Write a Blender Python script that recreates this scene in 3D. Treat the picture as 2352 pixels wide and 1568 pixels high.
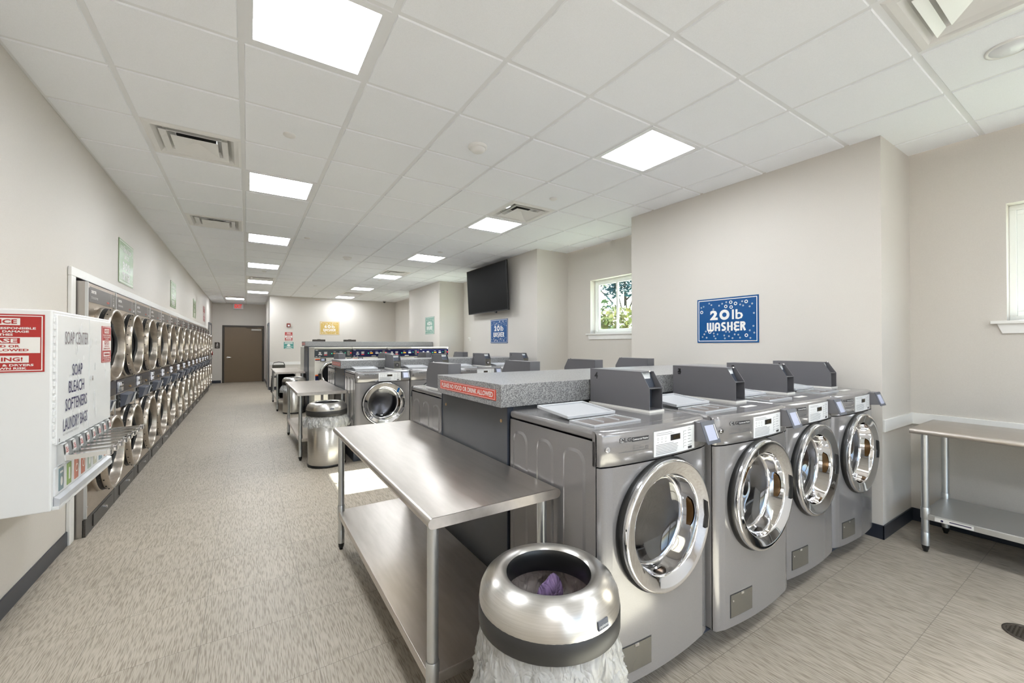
import bpy, math, random
from mathutils import Vector, Matrix, noise
random.seed(7)
PI = math.pi
S = bpy.context.scene
for o in list(bpy.data.objects):
    bpy.data.objects.remove(o)

# ---------------------------------------------------------------- camera, sky, sun, exposure
CAM_H = 1.429
cam_d = bpy.data.cameras.new('camera'); cam = bpy.data.objects.new('camera', cam_d)
S.collection.objects.link(cam)
cam.location = (0, 0, CAM_H)
cam.rotation_euler = (PI/2 + 0.0074, 0, -0.5707)
cam_d.sensor_width = 36.0
cam_d.lens = 949.3/2352*36.0
cam_d.clip_start = 0.05; cam_d.clip_end = 300
S.camera = cam

w = bpy.data.worlds.new('World'); S.world = w; w.use_nodes = True
wn = w.node_tree.nodes; wl = w.node_tree.links
sky = wn.new('ShaderNodeTexSky'); sky.sky_type = 'NISHITA'
sky.sun_disc = False; sky.sun_elevation = math.radians(31); sky.sun_rotation = math.radians(90)
sky.air_density = 1.0; sky.dust_density = 2.5; sky.ozone_density = 1.0
wn['Background'].inputs['Strength'].default_value = 0.75
wl.new(sky.outputs[0], wn['Background'].inputs['Color'])

sd = bpy.data.lights.new('sun', 'SUN'); sun = bpy.data.objects.new('sun', sd); S.collection.objects.link(sun)
sd.energy = 64.0; sd.angle = math.radians(0.6); sd.color = (0.94, 0.97, 1.0)
sun.rotation_euler = Vector((-3.95, 0.17, -2.38)).to_track_quat('-Z', 'Y').to_euler()
sun.location = (14, 4, 9)

LAMP = 26.0            # radiance of the ceiling troffer lenses
S.view_settings.view_transform = 'Standard'
S.view_settings.look = 'None'
S.view_settings.exposure = 0.44
S.view_settings.gamma = 1.0
S.view_settings.use_curve_mapping = False
S.cycles.use_denoising = True
S.cycles.max_bounces = 10
S.cycles.diffuse_bounces = 6
S.cycles.glossy_bounces = 5
S.cycles.transmission_bounces = 6
S.cycles.transparent_max_bounces = 12
S.cycles.sample_clamp_indirect = 8.0
S.cycles.caustics_reflective = False
S.cycles.caustics_refractive = False

# ---------------------------------------------------------------- materials
def srgb(r, g, b):
    f = lambda c: (c/12.92 if c <= 0.04045 else ((c+0.055)/1.055)**2.4)
    return (f(r/255), f(g/255), f(b/255), 1)

MATS = {}
def mat(name, col, rough=0.5, metal=0.0, spec=0.5, emit=None, estr=0.0, coat=0.0):
    m = bpy.data.materials.new(name); m.use_nodes = True
    p = m.node_tree.nodes['Principled BSDF']
    p.inputs['Base Color'].default_value = col
    p.inputs['Roughness'].default_value = rough
    p.inputs['Metallic'].default_value = metal
    p.inputs['Specular IOR Level'].default_value = spec
    p.inputs['Coat Weight'].default_value = coat
    p.inputs['Coat Roughness'].default_value = 0.1
    if emit:
        p.inputs['Emission Color'].default_value = emit
        p.inputs['Emission Strength'].default_value = estr
    MATS[name] = m
    return m

def nodes_of(m):
    return m.node_tree.nodes, m.node_tree.links, m.node_tree.nodes['Principled BSDF']

def noise_color(m, scale, lo, hi, stretch=(1, 1, 1), detail=3, p0=0.35, p1=0.65, bump=0.0, bdist=0.002, rough=None):
    """mix two colours by an object-space noise, with optional bump and roughness variation"""
    n, l, p = nodes_of(m)
    tc = n.new('ShaderNodeTexCoord'); mp = n.new('ShaderNodeMapping'); mp.inputs['Scale'].default_value = stretch
    nz = n.new('ShaderNodeTexNoise'); nz.inputs['Scale'].default_value = scale; nz.inputs['Detail'].default_value = detail
    r = n.new('ShaderNodeValToRGB'); r.color_ramp.elements[0].position = p0; r.color_ramp.elements[1].position = p1
    r.color_ramp.elements[0].color = lo; r.color_ramp.elements[1].color = hi
    l.new(tc.outputs['Object'], mp.inputs[0]); l.new(mp.outputs[0], nz.inputs['Vector'])
    l.new(nz.outputs['Fac'], r.inputs[0]); l.new(r.outputs[0], p.inputs['Base Color'])
    if bump:
        b = n.new('ShaderNodeBump'); b.inputs['Strength'].default_value = bump; b.inputs['Distance'].default_value = bdist
        l.new(nz.outputs['Fac'], b.inputs['Height']); l.new(b.outputs[0], p.inputs['Normal'])
    if rough:
        mr = n.new('ShaderNodeMapRange'); mr.inputs[3].default_value = rough[0]; mr.inputs[4].default_value = rough[1]
        l.new(nz.outputs['Fac'], mr.inputs[0]); l.new(mr.outputs[0], p.inputs['Roughness'])
    return m

wallc = srgb(207, 202, 195)
M_wall = noise_color(mat('wall_paint', wallc, 0.55, spec=0.3), 220, srgb(205, 200, 193), srgb(209, 204, 197), bump=0.06, bdist=0.001)
M_ceil = noise_color(mat('ceiling_tile', srgb(245, 246, 247), 0.9, spec=0.1), 300, srgb(241, 243, 246), srgb(246, 248, 251), bump=0.25, bdist=0.001)
M_grid = mat('ceiling_grid', srgb(232, 233, 234), 0.5)
M_white = mat('white_paint', srgb(232, 231, 228), 0.35)
M_vinyl = mat('window_vinyl', srgb(240, 242, 238), 0.3)
M_base = mat('cove_base', srgb(38, 42, 52), 0.35)
M_plinth = mat('plinth_vinyl', srgb(62, 68, 80), 0.4)
M_black = mat('black_plastic', srgb(24, 24, 25), 0.35)
M_band = mat('rubber_band', srgb(44, 43, 42), 0.45)
M_matte = mat('matte_black', srgb(16, 16, 16), 0.9, spec=0.05)
M_void = mat('dark_interior', srgb(14, 14, 15), 0.7)
M_chrome = mat('chrome', (0.86, 0.86, 0.87, 1), 0.04, 1.0)
M_washer = noise_color(mat('washer_grey', srgb(140, 139, 140), 0.2, 0.35, coat=0.35), 900, srgb(134, 132, 133), srgb(146, 144, 144))
M_coin = mat('coin_box_grey', srgb(112, 111, 115), 0.42, 0.25)
M_coindark = mat('coin_recess', srgb(72, 78, 90), 0.45, 0.3)
M_plate = mat('label_plate', srgb(226, 228, 230), 0.35)
M_ink = mat('dark_ink', srgb(42, 42, 46), 0.6)
M_greyink = mat('grey_ink', srgb(105, 106, 110), 0.6)
M_tray = mat('detergent_grey', srgb(188, 190, 194), 0.3)
M_traydark = mat('detergent_well', srgb(116, 108, 104), 0.3)
M_screen = mat('lcd_screen', srgb(168, 174, 196), 0.25, emit=(0.5, 0.53, 0.7, 1), estr=0.12)
M_bezel = mat('reader_bezel', srgb(84, 88, 98), 0.35)
M_led = mat('led_display', srgb(30, 26, 22), 0.25, emit=(0.30, 0.2, 0.03, 1), estr=0.12)
M_drum = noise_color(mat('drum_steel', (0.30, 0.30, 0.31, 1), 0.28, 1.0), 6, (0.22, 0.22, 0.23, 1), (0.32, 0.32, 0.33, 1))
M_handlerefl = mat('handle_reflection', srgb(92, 66, 34), 0.15, 0.5)
M_flap = mat('flap_plate', srgb(132, 130, 124), 0.22, 0.7)
M_counter = noise_color(mat('counter_laminate', srgb(150, 150, 150), 0.28), 210, srgb(104, 104, 106), srgb(176, 176, 176), detail=5, p0=0.40, p1=0.60)
M_panel = noise_color(mat('bulkhead_panel', srgb(84, 86, 90), 0.4), 3, srgb(81, 83, 87), srgb(88, 90, 94))
M_red = mat('sticker_red', srgb(214, 82, 62), 0.45)
M_noticered = mat('notice_red', srgb(172, 40, 36), 0.4)
M_signwhite = mat('sign_white', srgb(232, 230, 226), 0.4)
M_blue = mat('sign_blue', srgb(3, 76, 134), 0.3)
M_green = mat('sign_green', srgb(112, 144, 86), 0.28)
M_teal = mat('sign_teal', srgb(112, 156, 142), 0.3)
M_tealdk = mat('sign_deep_teal', srgb(40, 132, 124), 0.35)
M_ochre = mat('sign_ochre', srgb(196, 166, 92), 0.3)
M_brown = mat('door_brown', srgb(112, 95, 74), 0.4)
M_frame = mat('door_frame_brown', srgb(56, 48, 40), 0.4)
M_doorgrey = mat('door_grey', srgb(190, 186, 178), 0.4)
M_pilotred = mat('alarm_red', srgb(128, 46, 40), 0.4)
M_exit = mat('exit_red', srgb(200, 30, 20), 0.4, emit=(0.8, 0.02, 0.01, 1), estr=0.6)
M_soap = mat('soap_white', srgb(226, 227, 227), 0.25)
M_navy = mat('navy_ink', srgb(44, 36, 78), 0.5)
M_plum = mat('plum_ink', srgb(118, 104, 108), 0.5)
M_shadowink = mat('pale_ink', srgb(206, 210, 212), 0.5)
M_steelin = mat('stainless_dark', (0.42, 0.39, 0.36, 1), 0.35, 1.0)  # one even, darker stainless for the dryer cabinets
M_header = mat('dryer_header', srgb(66, 60, 58), 0.25)
M_coinblue = mat('dryer_coin_panel', srgb(40, 40, 56), 0.15)
M_reader = mat('dryer_reader', srgb(92, 96, 108), 0.4)
M_bluepanel = mat('washer_navy', srgb(16, 22, 66), 0.2)
M_slate = mat('washer_slate', srgb(46, 54, 62), 0.2)
M_stoneW = mat('washer_cream', srgb(216, 212, 202), 0.3, 0.1)
M_orange = mat('label_orange', srgb(222, 98, 26), 0.4)
M_ledg = mat('led_green', srgb(20, 200, 120), 0.3, emit=(0.05, 0.9, 0.4, 1), estr=1.0)
M_ledr = mat('led_red', srgb(220, 40, 40), 0.3, emit=(0.9, 0.05, 0.05, 1), estr=1.0)
M_ledy = mat('led_amber', srgb(240, 150, 30), 0.3, emit=(0.9, 0.35, 0.03, 1), estr=1.0)
M_pattern = mat('bubble_white', srgb(226, 228, 228), 0.4)
M_brass = mat('screw_brass', srgb(200, 170, 130), 0.3, 0.8)
M_tv = mat('tv_glass', srgb(4, 4, 4), 0.5, spec=0.1)
M_grass = noise_color(mat('grass', srgb(120, 150, 80), 0.9), 3, srgb(128, 136, 118), srgb(156, 162, 144))
M_bark = mat('bark', srgb(52, 44, 38), 0.9)
M_leafA = noise_color(mat('leaf_green', srgb(120, 160, 90), 0.6), 2, srgb(62, 88, 48), srgb(112, 136, 78))
M_leafB = noise_color(mat('leaf_yellow', srgb(190, 200, 120), 0.6), 2, srgb(96, 112, 56), srgb(146, 138, 86))
M_leafC = noise_color(mat('leaf_bluegreen', srgb(100, 150, 140), 0.6), 2, srgb(58, 92, 92), srgb(92, 126, 128))
M_drain = mat('drain_bronze', srgb(96, 88, 80), 0.4, 0.7)
M_duct = mat('duct_black', srgb(22, 22, 22), 0.6)
M_pull = mat('galvanised', (0.62, 0.63, 0.63, 1), 0.34, 0.9)
M_slide = mat('pull_chrome', (0.72, 0.72, 0.71, 1), 0.16, 1.0)

# brushed stainless: fine streaks of roughness and tone
def brushed(name, base, dark, stretch, rough=(0.24, 0.36), bump=0.03):
    m = mat(name, base, 0.3, 1.0)
    return noise_color(m, 40, dark, base, stretch=stretch, detail=4, bump=bump, bdist=0.0005, rough=rough)
M_steel = brushed('stainless_top', (0.66, 0.61, 0.565, 1), (0.60, 0.555, 0.51, 1), (1.0, 0.12, 1), (0.29, 0.38))
M_can = brushed('stainless_can', (0.68, 0.66, 0.63, 1), (0.60, 0.58, 0.55, 1), (0.3, 0.3, 14), (0.27, 0.37))
M_dryer = brushed('dryer_steel', (0.44, 0.365, 0.285, 1), (0.40, 0.33, 0.255, 1), (1, 1, 10), (0.24, 0.34))
M_ring = brushed('dryer_ring', (0.58, 0.52, 0.45, 1), (0.48, 0.43, 0.37, 1), (1, 1, 6), (0.26, 0.36))
def radial_brush(m, axis, amount):
    n, l, p = nodes_of(m)
    t = n.new('ShaderNodeTangent'); t.direction_type = 'RADIAL'; t.axis = axis
    p.inputs['Anisotropic'].default_value = amount; p.inputs['Anisotropic Rotation'].default_value = 0.25; l.new(t.outputs[0], p.inputs['Tangent'])
radial_brush(M_can, 'Z', 0.75); radial_brush(M_ring, 'Y', 0.75)
M_toe = brushed('dryer_toe', (0.12, 0.11, 0.105, 1), (0.085, 0.08, 0.075, 1), (1, 1, 12), (0.3, 0.45))

def glassy(name, tint, fac):
    m = bpy.data.materials.new(name); m.use_nodes = True
    n = m.node_tree.nodes; l = m.node_tree.links
    for x in list(n): n.remove(x)
    out = n.new('ShaderNodeOutputMaterial'); mix = n.new('ShaderNodeMixShader')
    t = n.new('ShaderNodeBsdfTransparent'); t.inputs[0].default_value = tint
    g = n.new('ShaderNodeBsdfGlossy'); g.inputs['Roughness'].default_value = 0.02
    lw = n.new('ShaderNodeLayerWeight'); lw.inputs['Blend'].default_value = fac
    l.new(lw.outputs['Facing'], mix.inputs[0]); l.new(t.outputs[0], mix.inputs[1]); l.new(g.outputs[0], mix.inputs[2])
    l.new(mix.outputs[0], out.inputs[0])
    return m
M_pane = glassy('window_glass', (0.94, 0.97, 0.95, 1), 0.06)
M_doorglass = glassy('door_glass', (0.62, 0.63, 0.66, 1), 0.25)

def plastic_bag(name, col=(232, 232, 230), crease=0.06, solid=False):
    m = bpy.data.materials.new(name); m.use_nodes = True
    n = m.node_tree.nodes; l = m.node_tree.links
    p = n['Principled BSDF']; out = n['Material Output']
    p.inputs['Base Color'].default_value = srgb(*col); p.inputs['Roughness'].default_value = 0.2
    tc = n.new('ShaderNodeTexCoord'); mp = n.new('ShaderNodeMapping'); mp.inputs['Scale'].default_value = (1, 1, 0.6); l.new(tc.outputs['Object'], mp.inputs[0])
    hs = []
    for sc, w_ in ((9, 1.0), (23, 0.45)):
        nz = n.new('ShaderNodeTexNoise'); nz.inputs['Scale'].default_value = sc; nz.inputs['Detail'].default_value = 2; nz.inputs['Distortion'].default_value = 1.2; l.new(mp.outputs[0], nz.inputs['Vector'])
        s1 = n.new('ShaderNodeMath'); s1.operation = 'SUBTRACT'; s1.inputs[1].default_value = 0.5; l.new(nz.outputs['Fac'], s1.inputs[0])
        s2 = n.new('ShaderNodeMath'); s2.operation = 'ABSOLUTE'; l.new(s1.outputs[0], s2.inputs[0])
        s3 = n.new('ShaderNodeMath'); s3.operation = 'MULTIPLY'; s3.inputs[1].default_value = w_; l.new(s2.outputs[0], s3.inputs[0]); hs.append(s3.outputs[0])
    sm = n.new('ShaderNodeMath'); sm.operation = 'ADD'; l.new(hs[0], sm.inputs[0]); l.new(hs[1], sm.inputs[1])
    bp = n.new('ShaderNodeBump'); bp.inputs['Strength'].default_value = 1.0; bp.inputs['Distance'].default_value = crease; l.new(sm.outputs[0], bp.inputs['Height']); l.new(bp.outputs[0], p.inputs['Normal'])
    if solid: return m
    tr = n.new('ShaderNodeBsdfTranslucent'); l.new(bp.outputs[0], tr.inputs['Normal']); tr.inputs[0].default_value = srgb(235, 235, 235)
    tp = n.new('ShaderNodeBsdfTransparent')
    m1 = n.new('ShaderNodeMixShader'); m1.inputs[0].default_value = 0.4
    m2 = n.new('ShaderNodeMixShader'); m2.inputs[0].default_value = 0.25
    l.new(p.outputs[0], m1.inputs[1]); l.new(tr.outputs[0], m1.inputs[2])
    l.new(m1.outputs[0], m2.inputs[1]); l.new(tp.outputs[0], m2.inputs[2]); l.new(m2.outputs[0], out.inputs[0])
    return m
M_bag = plastic_bag('bag_plastic')
M_bagin = plastic_bag('bag_inside', (176, 168, 164), 0.05, True)
M_wrap = plastic_bag('wrapper_purple', (168, 142, 192), 0.08, True)

def lamp_mat():
    m = bpy.data.materials.new('lamp_lens'); m.use_nodes = True
    n = m.node_tree.nodes; l = m.node_tree.links
    for x in list(n): n.remove(x)
    out = n.new('ShaderNodeOutputMaterial'); e = n.new('ShaderNodeEmission')
    e.inputs['Color'].default_value = (0.925, 0.96, 1.0, 1); e.inputs['Strength'].default_value = LAMP
    l.new(e.outputs[0], out.inputs[0])
    return m
M_lamp = lamp_mat()

def floor_mat():
    m = mat('floor_rubber_tile', srgb(180, 172, 158), 0.42, spec=0.35)
    n, l, p = nodes_of(m)
    def math_(op, a=None, b=None, c=None):
        x = n.new('ShaderNodeMath'); x.operation = op
        for i, v in enumerate((a, b, c)):
            if v is None: continue
            if isinstance(v, (int, float)): x.inputs[i].default_value = v
            else: l.new(v, x.inputs[i])
        return x.outputs[0]
    tc = n.new('ShaderNodeTexCoord'); sp = n.new('ShaderNodeSeparateXYZ'); l.new(tc.outputs['Object'], sp.inputs[0])
    T = 0.4572
    tx = math_('DIVIDE', math_('ADD', sp.outputs[0], 0.18+T*40), T); ty = math_('DIVIDE', math_('ADD', sp.outputs[1], T*40-2.46), T)
    cb = n.new('ShaderNodeCombineXYZ'); l.new(math_('FLOOR', tx), cb.inputs[0]); l.new(math_('FLOOR', ty), cb.inputs[1])
    wn_ = n.new('ShaderNodeTexWhiteNoise'); wn_.noise_dimensions = '2D'; l.new(cb.outputs[0], wn_.inputs['Vector'])
    # streaks running along the aisle, shifted from tile to tile
    off = n.new('ShaderNodeVectorMath'); off.operation = 'MULTIPLY_ADD'
    l.new(wn_.outputs['Color'], off.inputs[0]); off.inputs[1].default_value = (7, 7, 7); l.new(tc.outputs['Object'], off.inputs[2])
    mp = n.new('ShaderNodeMapping'); mp.inputs['Scale'].default_value = (215, 15, 1); l.new(off.outputs[0], mp.inputs[0])
    nz = n.new('ShaderNodeTexNoise'); nz.inputs['Scale'].default_value = 1.0; nz.inputs['Detail'].default_value = 1.5; l.new(mp.outputs[0], nz.inputs['Vector'])
    r = n.new('ShaderNodeValToRGB'); e = r.color_ramp.elements
    e[0].position = 0.36; e[0].color = srgb(146, 136, 121); e[1].position = 0.52; e[1].color = srgb(176, 167, 153)
    x = r.color_ramp.elements.new(0.70); x.color = srgb(184, 175, 161)
    l.new(nz.outputs['Fac'], r.inputs[0])
    # tile to tile tone
    tone = math_('MULTIPLY_ADD', wn_.outputs['Value'], 0.07, 0.965)
    big = n.new('ShaderNodeTexNoise'); big.inputs['Scale'].default_value = 1.3; big.inputs['Detail'].default_value = 4; l.new(tc.outputs['Object'], big.inputs['Vector'])
    tone2 = math_('MULTIPLY', tone, math_('MULTIPLY_ADD', big.outputs['Fac'], 0.16, 0.92))
    # seams
    def edge(t):
        fr = math_('FRACT', t); d = math_('MINIMUM', fr, math_('SUBTRACT', 1.0, fr)); return math_('LESS_THAN', d, 0.0035)
    seam = math_('MAXIMUM', edge(tx), edge(ty))
    tone3 = math_('MULTIPLY', tone2, math_('SUBTRACT', 1.0, math_('MULTIPLY', seam, 0.33)))
    mx = n.new('ShaderNodeVectorMath'); mx.operation = 'SCALE'; l.new(r.outputs[0], mx.inputs[0]); l.new(tone3, mx.inputs['Scale'])
    l.new(mx.outputs[0], p.inputs['Base Color'])
    b = n.new('ShaderNodeBump'); b.inputs['Strength'].default_value = 0.25; b.inputs['Distance'].default_value = 0.001
    l.new(nz.outputs['Fac'], b.inputs['Height']); l.new(b.outputs[0], p.inputs['Normal'])
    return m
M_floor = floor_mat()

# ---------------------------------------------------------------- mesh helpers
COL = S.collection
_txt = {}
def glyphs(s, bold=0.0, spacing=1.0):
    """flat outline of a line of text: (verts2d, faces, xmin, xmax, ymin, ymax)"""
    k = (s, bold, spacing)
    if k in _txt: return _txt[k]
    cu = bpy.data.curves.new('line', 'FONT'); cu.body = s; cu.resolution_u = 2; cu.offset = bold; cu.space_character = spacing
    cu.fill_mode = 'BOTH'
    ob = bpy.data.objects.new('line', cu); COL.objects.link(ob)
    dg = bpy.context.evaluated_depsgraph_get()
    me = bpy.data.meshes.new_from_object(ob.evaluated_get(dg))
    v = [(p.co.x, p.co.y) for p in me.vertices]; f = [tuple(p.vertices) for p in me.polygons]
    bpy.data.objects.remove(ob); bpy.data.curves.remove(cu); bpy.data.meshes.remove(me)
    xs = [a[0] for a in v] or [0]; ys = [a[1] for a in v] or [0]
    _txt[k] = (v, f, min(xs), max(xs), min(ys), max(ys))
    return _txt[k]

class MB:
    def __init__(self):
        self.v = []; self.f = []; self.sm = []
    def add(self, vs, fs, smooth=False):
        b = len(self.v); self.v += [tuple(x) for x in vs]
        self.f += [tuple(i+b for i in f) for f in fs]; self.sm += [smooth]*len(fs)
        return self
    def box(self, x0, x1, y0, y1, z0, z1):
        return self.add([(x0,y0,z0),(x1,y0,z0),(x1,y1,z0),(x0,y1,z0),(x0,y0,z1),(x1,y0,z1),(x1,y1,z1),(x0,y1,z1)],
            [(0,3,2,1),(4,5,6,7),(0,1,5,4),(1,2,6,5),(2,3,7,6),(3,0,4,7)])
    def quad(self, a, b, c, d, smooth=False):
        return self.add([a, b, c, d], [(0, 1, 2, 3)], smooth)
    def prism(self, poly, axis, a0, a1, smooth=False):
        """extrude a 2d polygon along an axis: 'x' poly=(y,z), 'y' poly=(x,z), 'z' poly=(x,y)"""
        n = len(poly)
        P = lambda p, a: (a, p[0], p[1]) if axis == 'x' else ((p[0], a, p[1]) if axis == 'y' else (p[0], p[1], a))
        vs = [P(p, a0) for p in poly] + [P(p, a1) for p in poly]
        self.add(vs, [tuple(range(n-1, -1, -1)), tuple(range(n, 2*n))])
        return self.add(vs, [(i, (i+1) % n, n+(i+1) % n, n+i) for i in range(n)], smooth)
    def lathe(self, prof, c=(0,0,0), axis='z', n=32, smooth=True, closed=False):
        """revolve (radius, height) profile; axis 'z' up or 'y' (height runs along +y)"""
        vs = []
        for r, h in prof:
            for k in range(n):
                a = 2*PI*k/n; x = r*math.cos(a); y = r*math.sin(a)
                vs.append((c[0]+x, c[1]+y, c[2]+h) if axis == 'z' else (c[0]+x, c[1]+h, c[2]+y) if axis == 'y' else (c[0]+h, c[1]+x, c[2]+y))
        m = len(prof); fs = []
        for i in range(m-1 if not closed else m):
            j = (i+1) % m
            for k in range(n):
                q = (k+1) % n
                fs.append((i*n+k, i*n+q, j*n+q, j*n+k))
        return self.add(vs, fs, smooth)
    def cyl(self, c, r, h, axis='z', n=24, r2=None):
        r2 = r if r2 is None else r2
        self.lathe([(r, 0), (r2, h)], c, axis, n)
        for rr, hh, fl in ((r, 0, True), (r2, h, False)):
            vs = []
            for k in range(n):
                a = 2*PI*k/n; x = rr*math.cos(a); y = rr*math.sin(a)
                vs.append((c[0]+x, c[1]+y, c[2]+hh) if axis == 'z' else (c[0]+x, c[1]+hh, c[2]+y) if axis == 'y' else (c[0]+hh, c[1]+x, c[2]+y))
            f = tuple(range(n)); self.add(vs, [f[::-1] if fl else f])
        return self
    def disc(self, c, r, axis='y', n=24, rz=None):
        rz = rz or r
        vs = []
        for k in range(n):
            a = 2*PI*k/n; x = r*math.cos(a); y = rz*math.sin(a)
            vs.append((c[0]+x, c[1]+y, c[2]) if axis == 'z' else (c[0]+x, c[1], c[2]+y) if axis == 'y' else (c[0], c[1]+x, c[2]+y))
        return self.add(vs, [tuple(range(n))])
    def ring(self, c, r0, r1, axis='y', n=20):
        return self.lathe([(r0, 0), (r1, 0)], c, axis, n, False)
    def tube(self, pts, r, n=10, cap=True):
        pts = [Vector(p) for p in pts]; rows = []
        up = Vector((0, 0, 1))
        for i, p in enumerate(pts):
            d = (pts[min(i+1, len(pts)-1)] - pts[max(i-1, 0)]).normalized()
            ref = up if abs(d.dot(up)) < 0.95 else Vector((1, 0, 0))
            a = d.cross(ref).normalized(); b = a.cross(d).normalized()
            rr = r[i] if isinstance(r, (list, tuple)) else r
            rows.append([p + a*rr*math.cos(2*PI*k/n) + b*rr*math.sin(2*PI*k/n) for k in range(n)])
        vs = [q for row in rows for q in row]; fs = []
        for i in range(len(rows)-1):
            for k in range(n):
                q = (k+1) % n; fs.append((i*n+k, i*n+q, (i+1)*n+q, (i+1)*n+k))
        self.add(vs, fs, True)
        if cap:
            self.add(rows[0], [tuple(range(n))]); self.add(rows[-1], [tuple(range(n-1, -1, -1))])
        return self
    def text(self, s, o, h, w=None, ux=(1,0,0), uy=(0,0,1), bold=0.0, align='c', spacing=1.0):
        """line of text: o = anchor at the baseline, h = cap height, w = fitted width"""
        v, f, x0, x1, y0, y1 = glyphs(s, bold, spacing)
        H = glyphs('H', bold)[5] - glyphs('H', bold)[4]
        sy = h/H; sx = sy if w is None else w/max(1e-6, x1-x0)
        tot = (x1-x0)*sx; sh = {'c': -tot/2, 'l': 0, 'r': -tot}[align]
        O = Vector(o); X = Vector(ux); Y = Vector(uy)
        return self.add([O + X*((p[0]-x0)*sx+sh) + Y*((p[1]-glyphs('H', bold)[4])*sy) for p in v], f)
    def frame(self, axis, u0, u1, v0, v1, t, a0, a1):
        """rectangular frame of four bars that meet without overlapping; axis = thickness direction"""
        for p0, p1, q0, q1 in ((u0, u1, v0, v0+t), (u0, u1, v1-t, v1), (u0, u0+t, v0+t, v1-t), (u1-t, u1, v0+t, v1-t)):
            if axis == 'z': self.box(p0, p1, q0, q1, a0, a1)
            elif axis == 'y': self.box(p0, p1, a0, a1, q0, q1)
            else: self.box(a0, a1, p0, p1, q0, q1)
        return self
    def slab(self, x0, x1, y0, y1, z0, z1, n=8):
        """box cut into strips along x so it can follow a bowed panel"""
        xs = [x0+(x1-x0)*i/n for i in range(n+1)]; m = n+1
        vs = [(x, y, z) for (y, z) in ((y0, z0), (y0, z1), (y1, z1), (y1, z0)) for x in xs]
        for k in range(4):
            q = (k+1) % 4
            self.add(vs, [(k*m+i, k*m+i+1, q*m+i+1, q*m+i) for i in range(n)])
        return self.add(vs, [(0, m, 2*m, 3*m), (n, 3*m+n, 2*m+n, m+n)])
    def bow(self, f):
        self.v = [(x, y+f(x), z) for x, y, z in self.v]; return self
    def stroke(self, pts, w, o, ux=(1,0,0), uy=(0,0,1)):
        """thick flat 2d polyline"""
        X = Vector(ux); Y = Vector(uy); self.layer = getattr(self, 'layer', 0)+1
        O = Vector(o) + X.cross(Y)*0.00012*(self.layer % 12)
        P = [Vector(p) for p in pts]; L = []; R = []
        for i, p in enumerate(P):
            d0 = (P[i]-P[i-1]).normalized() if i > 0 else (P[1]-P[0]).normalized()
            d1 = (P[i+1]-P[i]).normalized() if i < len(P)-1 else d0
            n0 = Vector((-d0.y, d0.x)); n1 = Vector((-d1.y, d1.x)); mm = (n0+n1)
            mm = mm.normalized() if mm.length > 1e-6 else n0
            k = w/2/max(0.5, mm.dot(n0)); L.append(p+mm*k); R.append(p-mm*k)
        vs = [O + X*q.x + Y*q.y for q in L] + [O + X*q.x + Y*q.y for q in R]; n = len(P)
        return self.add(vs, [(i, i+1, n+i+1, n+i) for i in range(n-1)])
    def build(self, name, m, parent=None, bevel=0.0, seg=2, loc=None, subdiv=0, solid=0.0):
        me = bpy.data.meshes.new(name); me.from_pydata(self.v, [], self.f)
        me.polygons.foreach_set('use_smooth', self.sm)
        if isinstance(m, (list, tuple)):
            for x in m: me.materials.append(x)
        else: me.materials.append(m)
        me.update()
        o = bpy.data.objects.new(name, me); COL.objects.link(o)
        if parent is not None: o.parent = parent
        if loc is not None: o.location = loc
        if solid:
            s = o.modifiers.new('solid', 'SOLIDIFY'); s.thickness = solid
        if bevel:
            b = o.modifiers.new('bevel', 'BEVEL'); b.width = bevel; b.segments = seg; b.limit_method = 'ANGLE'; b.angle_limit = math.radians(50)
            b.harden_normals = False
        if subdiv:
            sdm = o.modifiers.new('sub', 'SUBSURF'); sdm.levels = subdiv; sdm.render_levels = subdiv
        return o

def thing(name, label, cat, loc=(0,0,0), rz=0.0, group=None):
    o = bpy.data.objects.new(name, None); COL.objects.link(o)
    o.location = loc; o.rotation_euler = (0, 0, rz); o.empty_display_size = 0.1
    o['label'] = label; o['category'] = cat
    if group: o['group'] = group
    return o
def tag(o, label, cat, group=None):
    o['label'] = label; o['category'] = cat
    if group: o['group'] = group
    return o
def struct(o):
    o['kind'] = 'structure'; return o
def copy_tree(o, parent=None):
    c = o.copy(); COL.objects.link(c)
    if parent is not None: c.parent = parent
    for ch in list(o.children): copy_tree(ch, c)
    return c
def dup(root, loc, rz, label, group=None):
    r = copy_tree(root); r.location = loc; r.rotation_euler = (0, 0, rz); r['label'] = label
    if group: r['group'] = group
    return r
def arc(cx, cy, r, a0, a1, n=8):
    return [(cx+r*math.cos(a0+(a1-a0)*i/n), cy+r*math.sin(a0+(a1-a0)*i/n)) for i in range(n+1)]
# ---------------------------------------------------------------- the room
XL, XR, XP = -1.075, 4.584, 3.936       # left wall, right recess wall, pilaster face
YN, YB, YE = -3.2, 15.04, 18.75         # wall behind the camera, wall behind the washers, exit wall
XC = 0.607                              # corner of the exit passage
HC = 2.976
struct(MB().box(XL-0.6, XR+0.25, YN-0.1, YE+0.1, -0.05, 0.0).build('floor', M_floor))

# left wall, open where the dryers stand
DY0, DP, ND = 4.29, 0.785, 15
DY1 = DY0 + DP*ND
b = MB()
b.box(XL-0.12, XL, YN, DY0-0.02, 0, HC+0.06); b.box(XL-0.12, XL, DY1+0.02, YE, 0, HC+0.06); b.box(XL-0.12, XL, DY0-0.02, DY1+0.02, 1.925, HC+0.06)
struct(b.build('wall_left', M_wall))
struct(MB().box(XL-0.6, XL-0.55, YN, YE, 0, HC+0.06).build('wall_light_block', M_wall))  # unseen wall added behind the dryers to block light leaks

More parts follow.
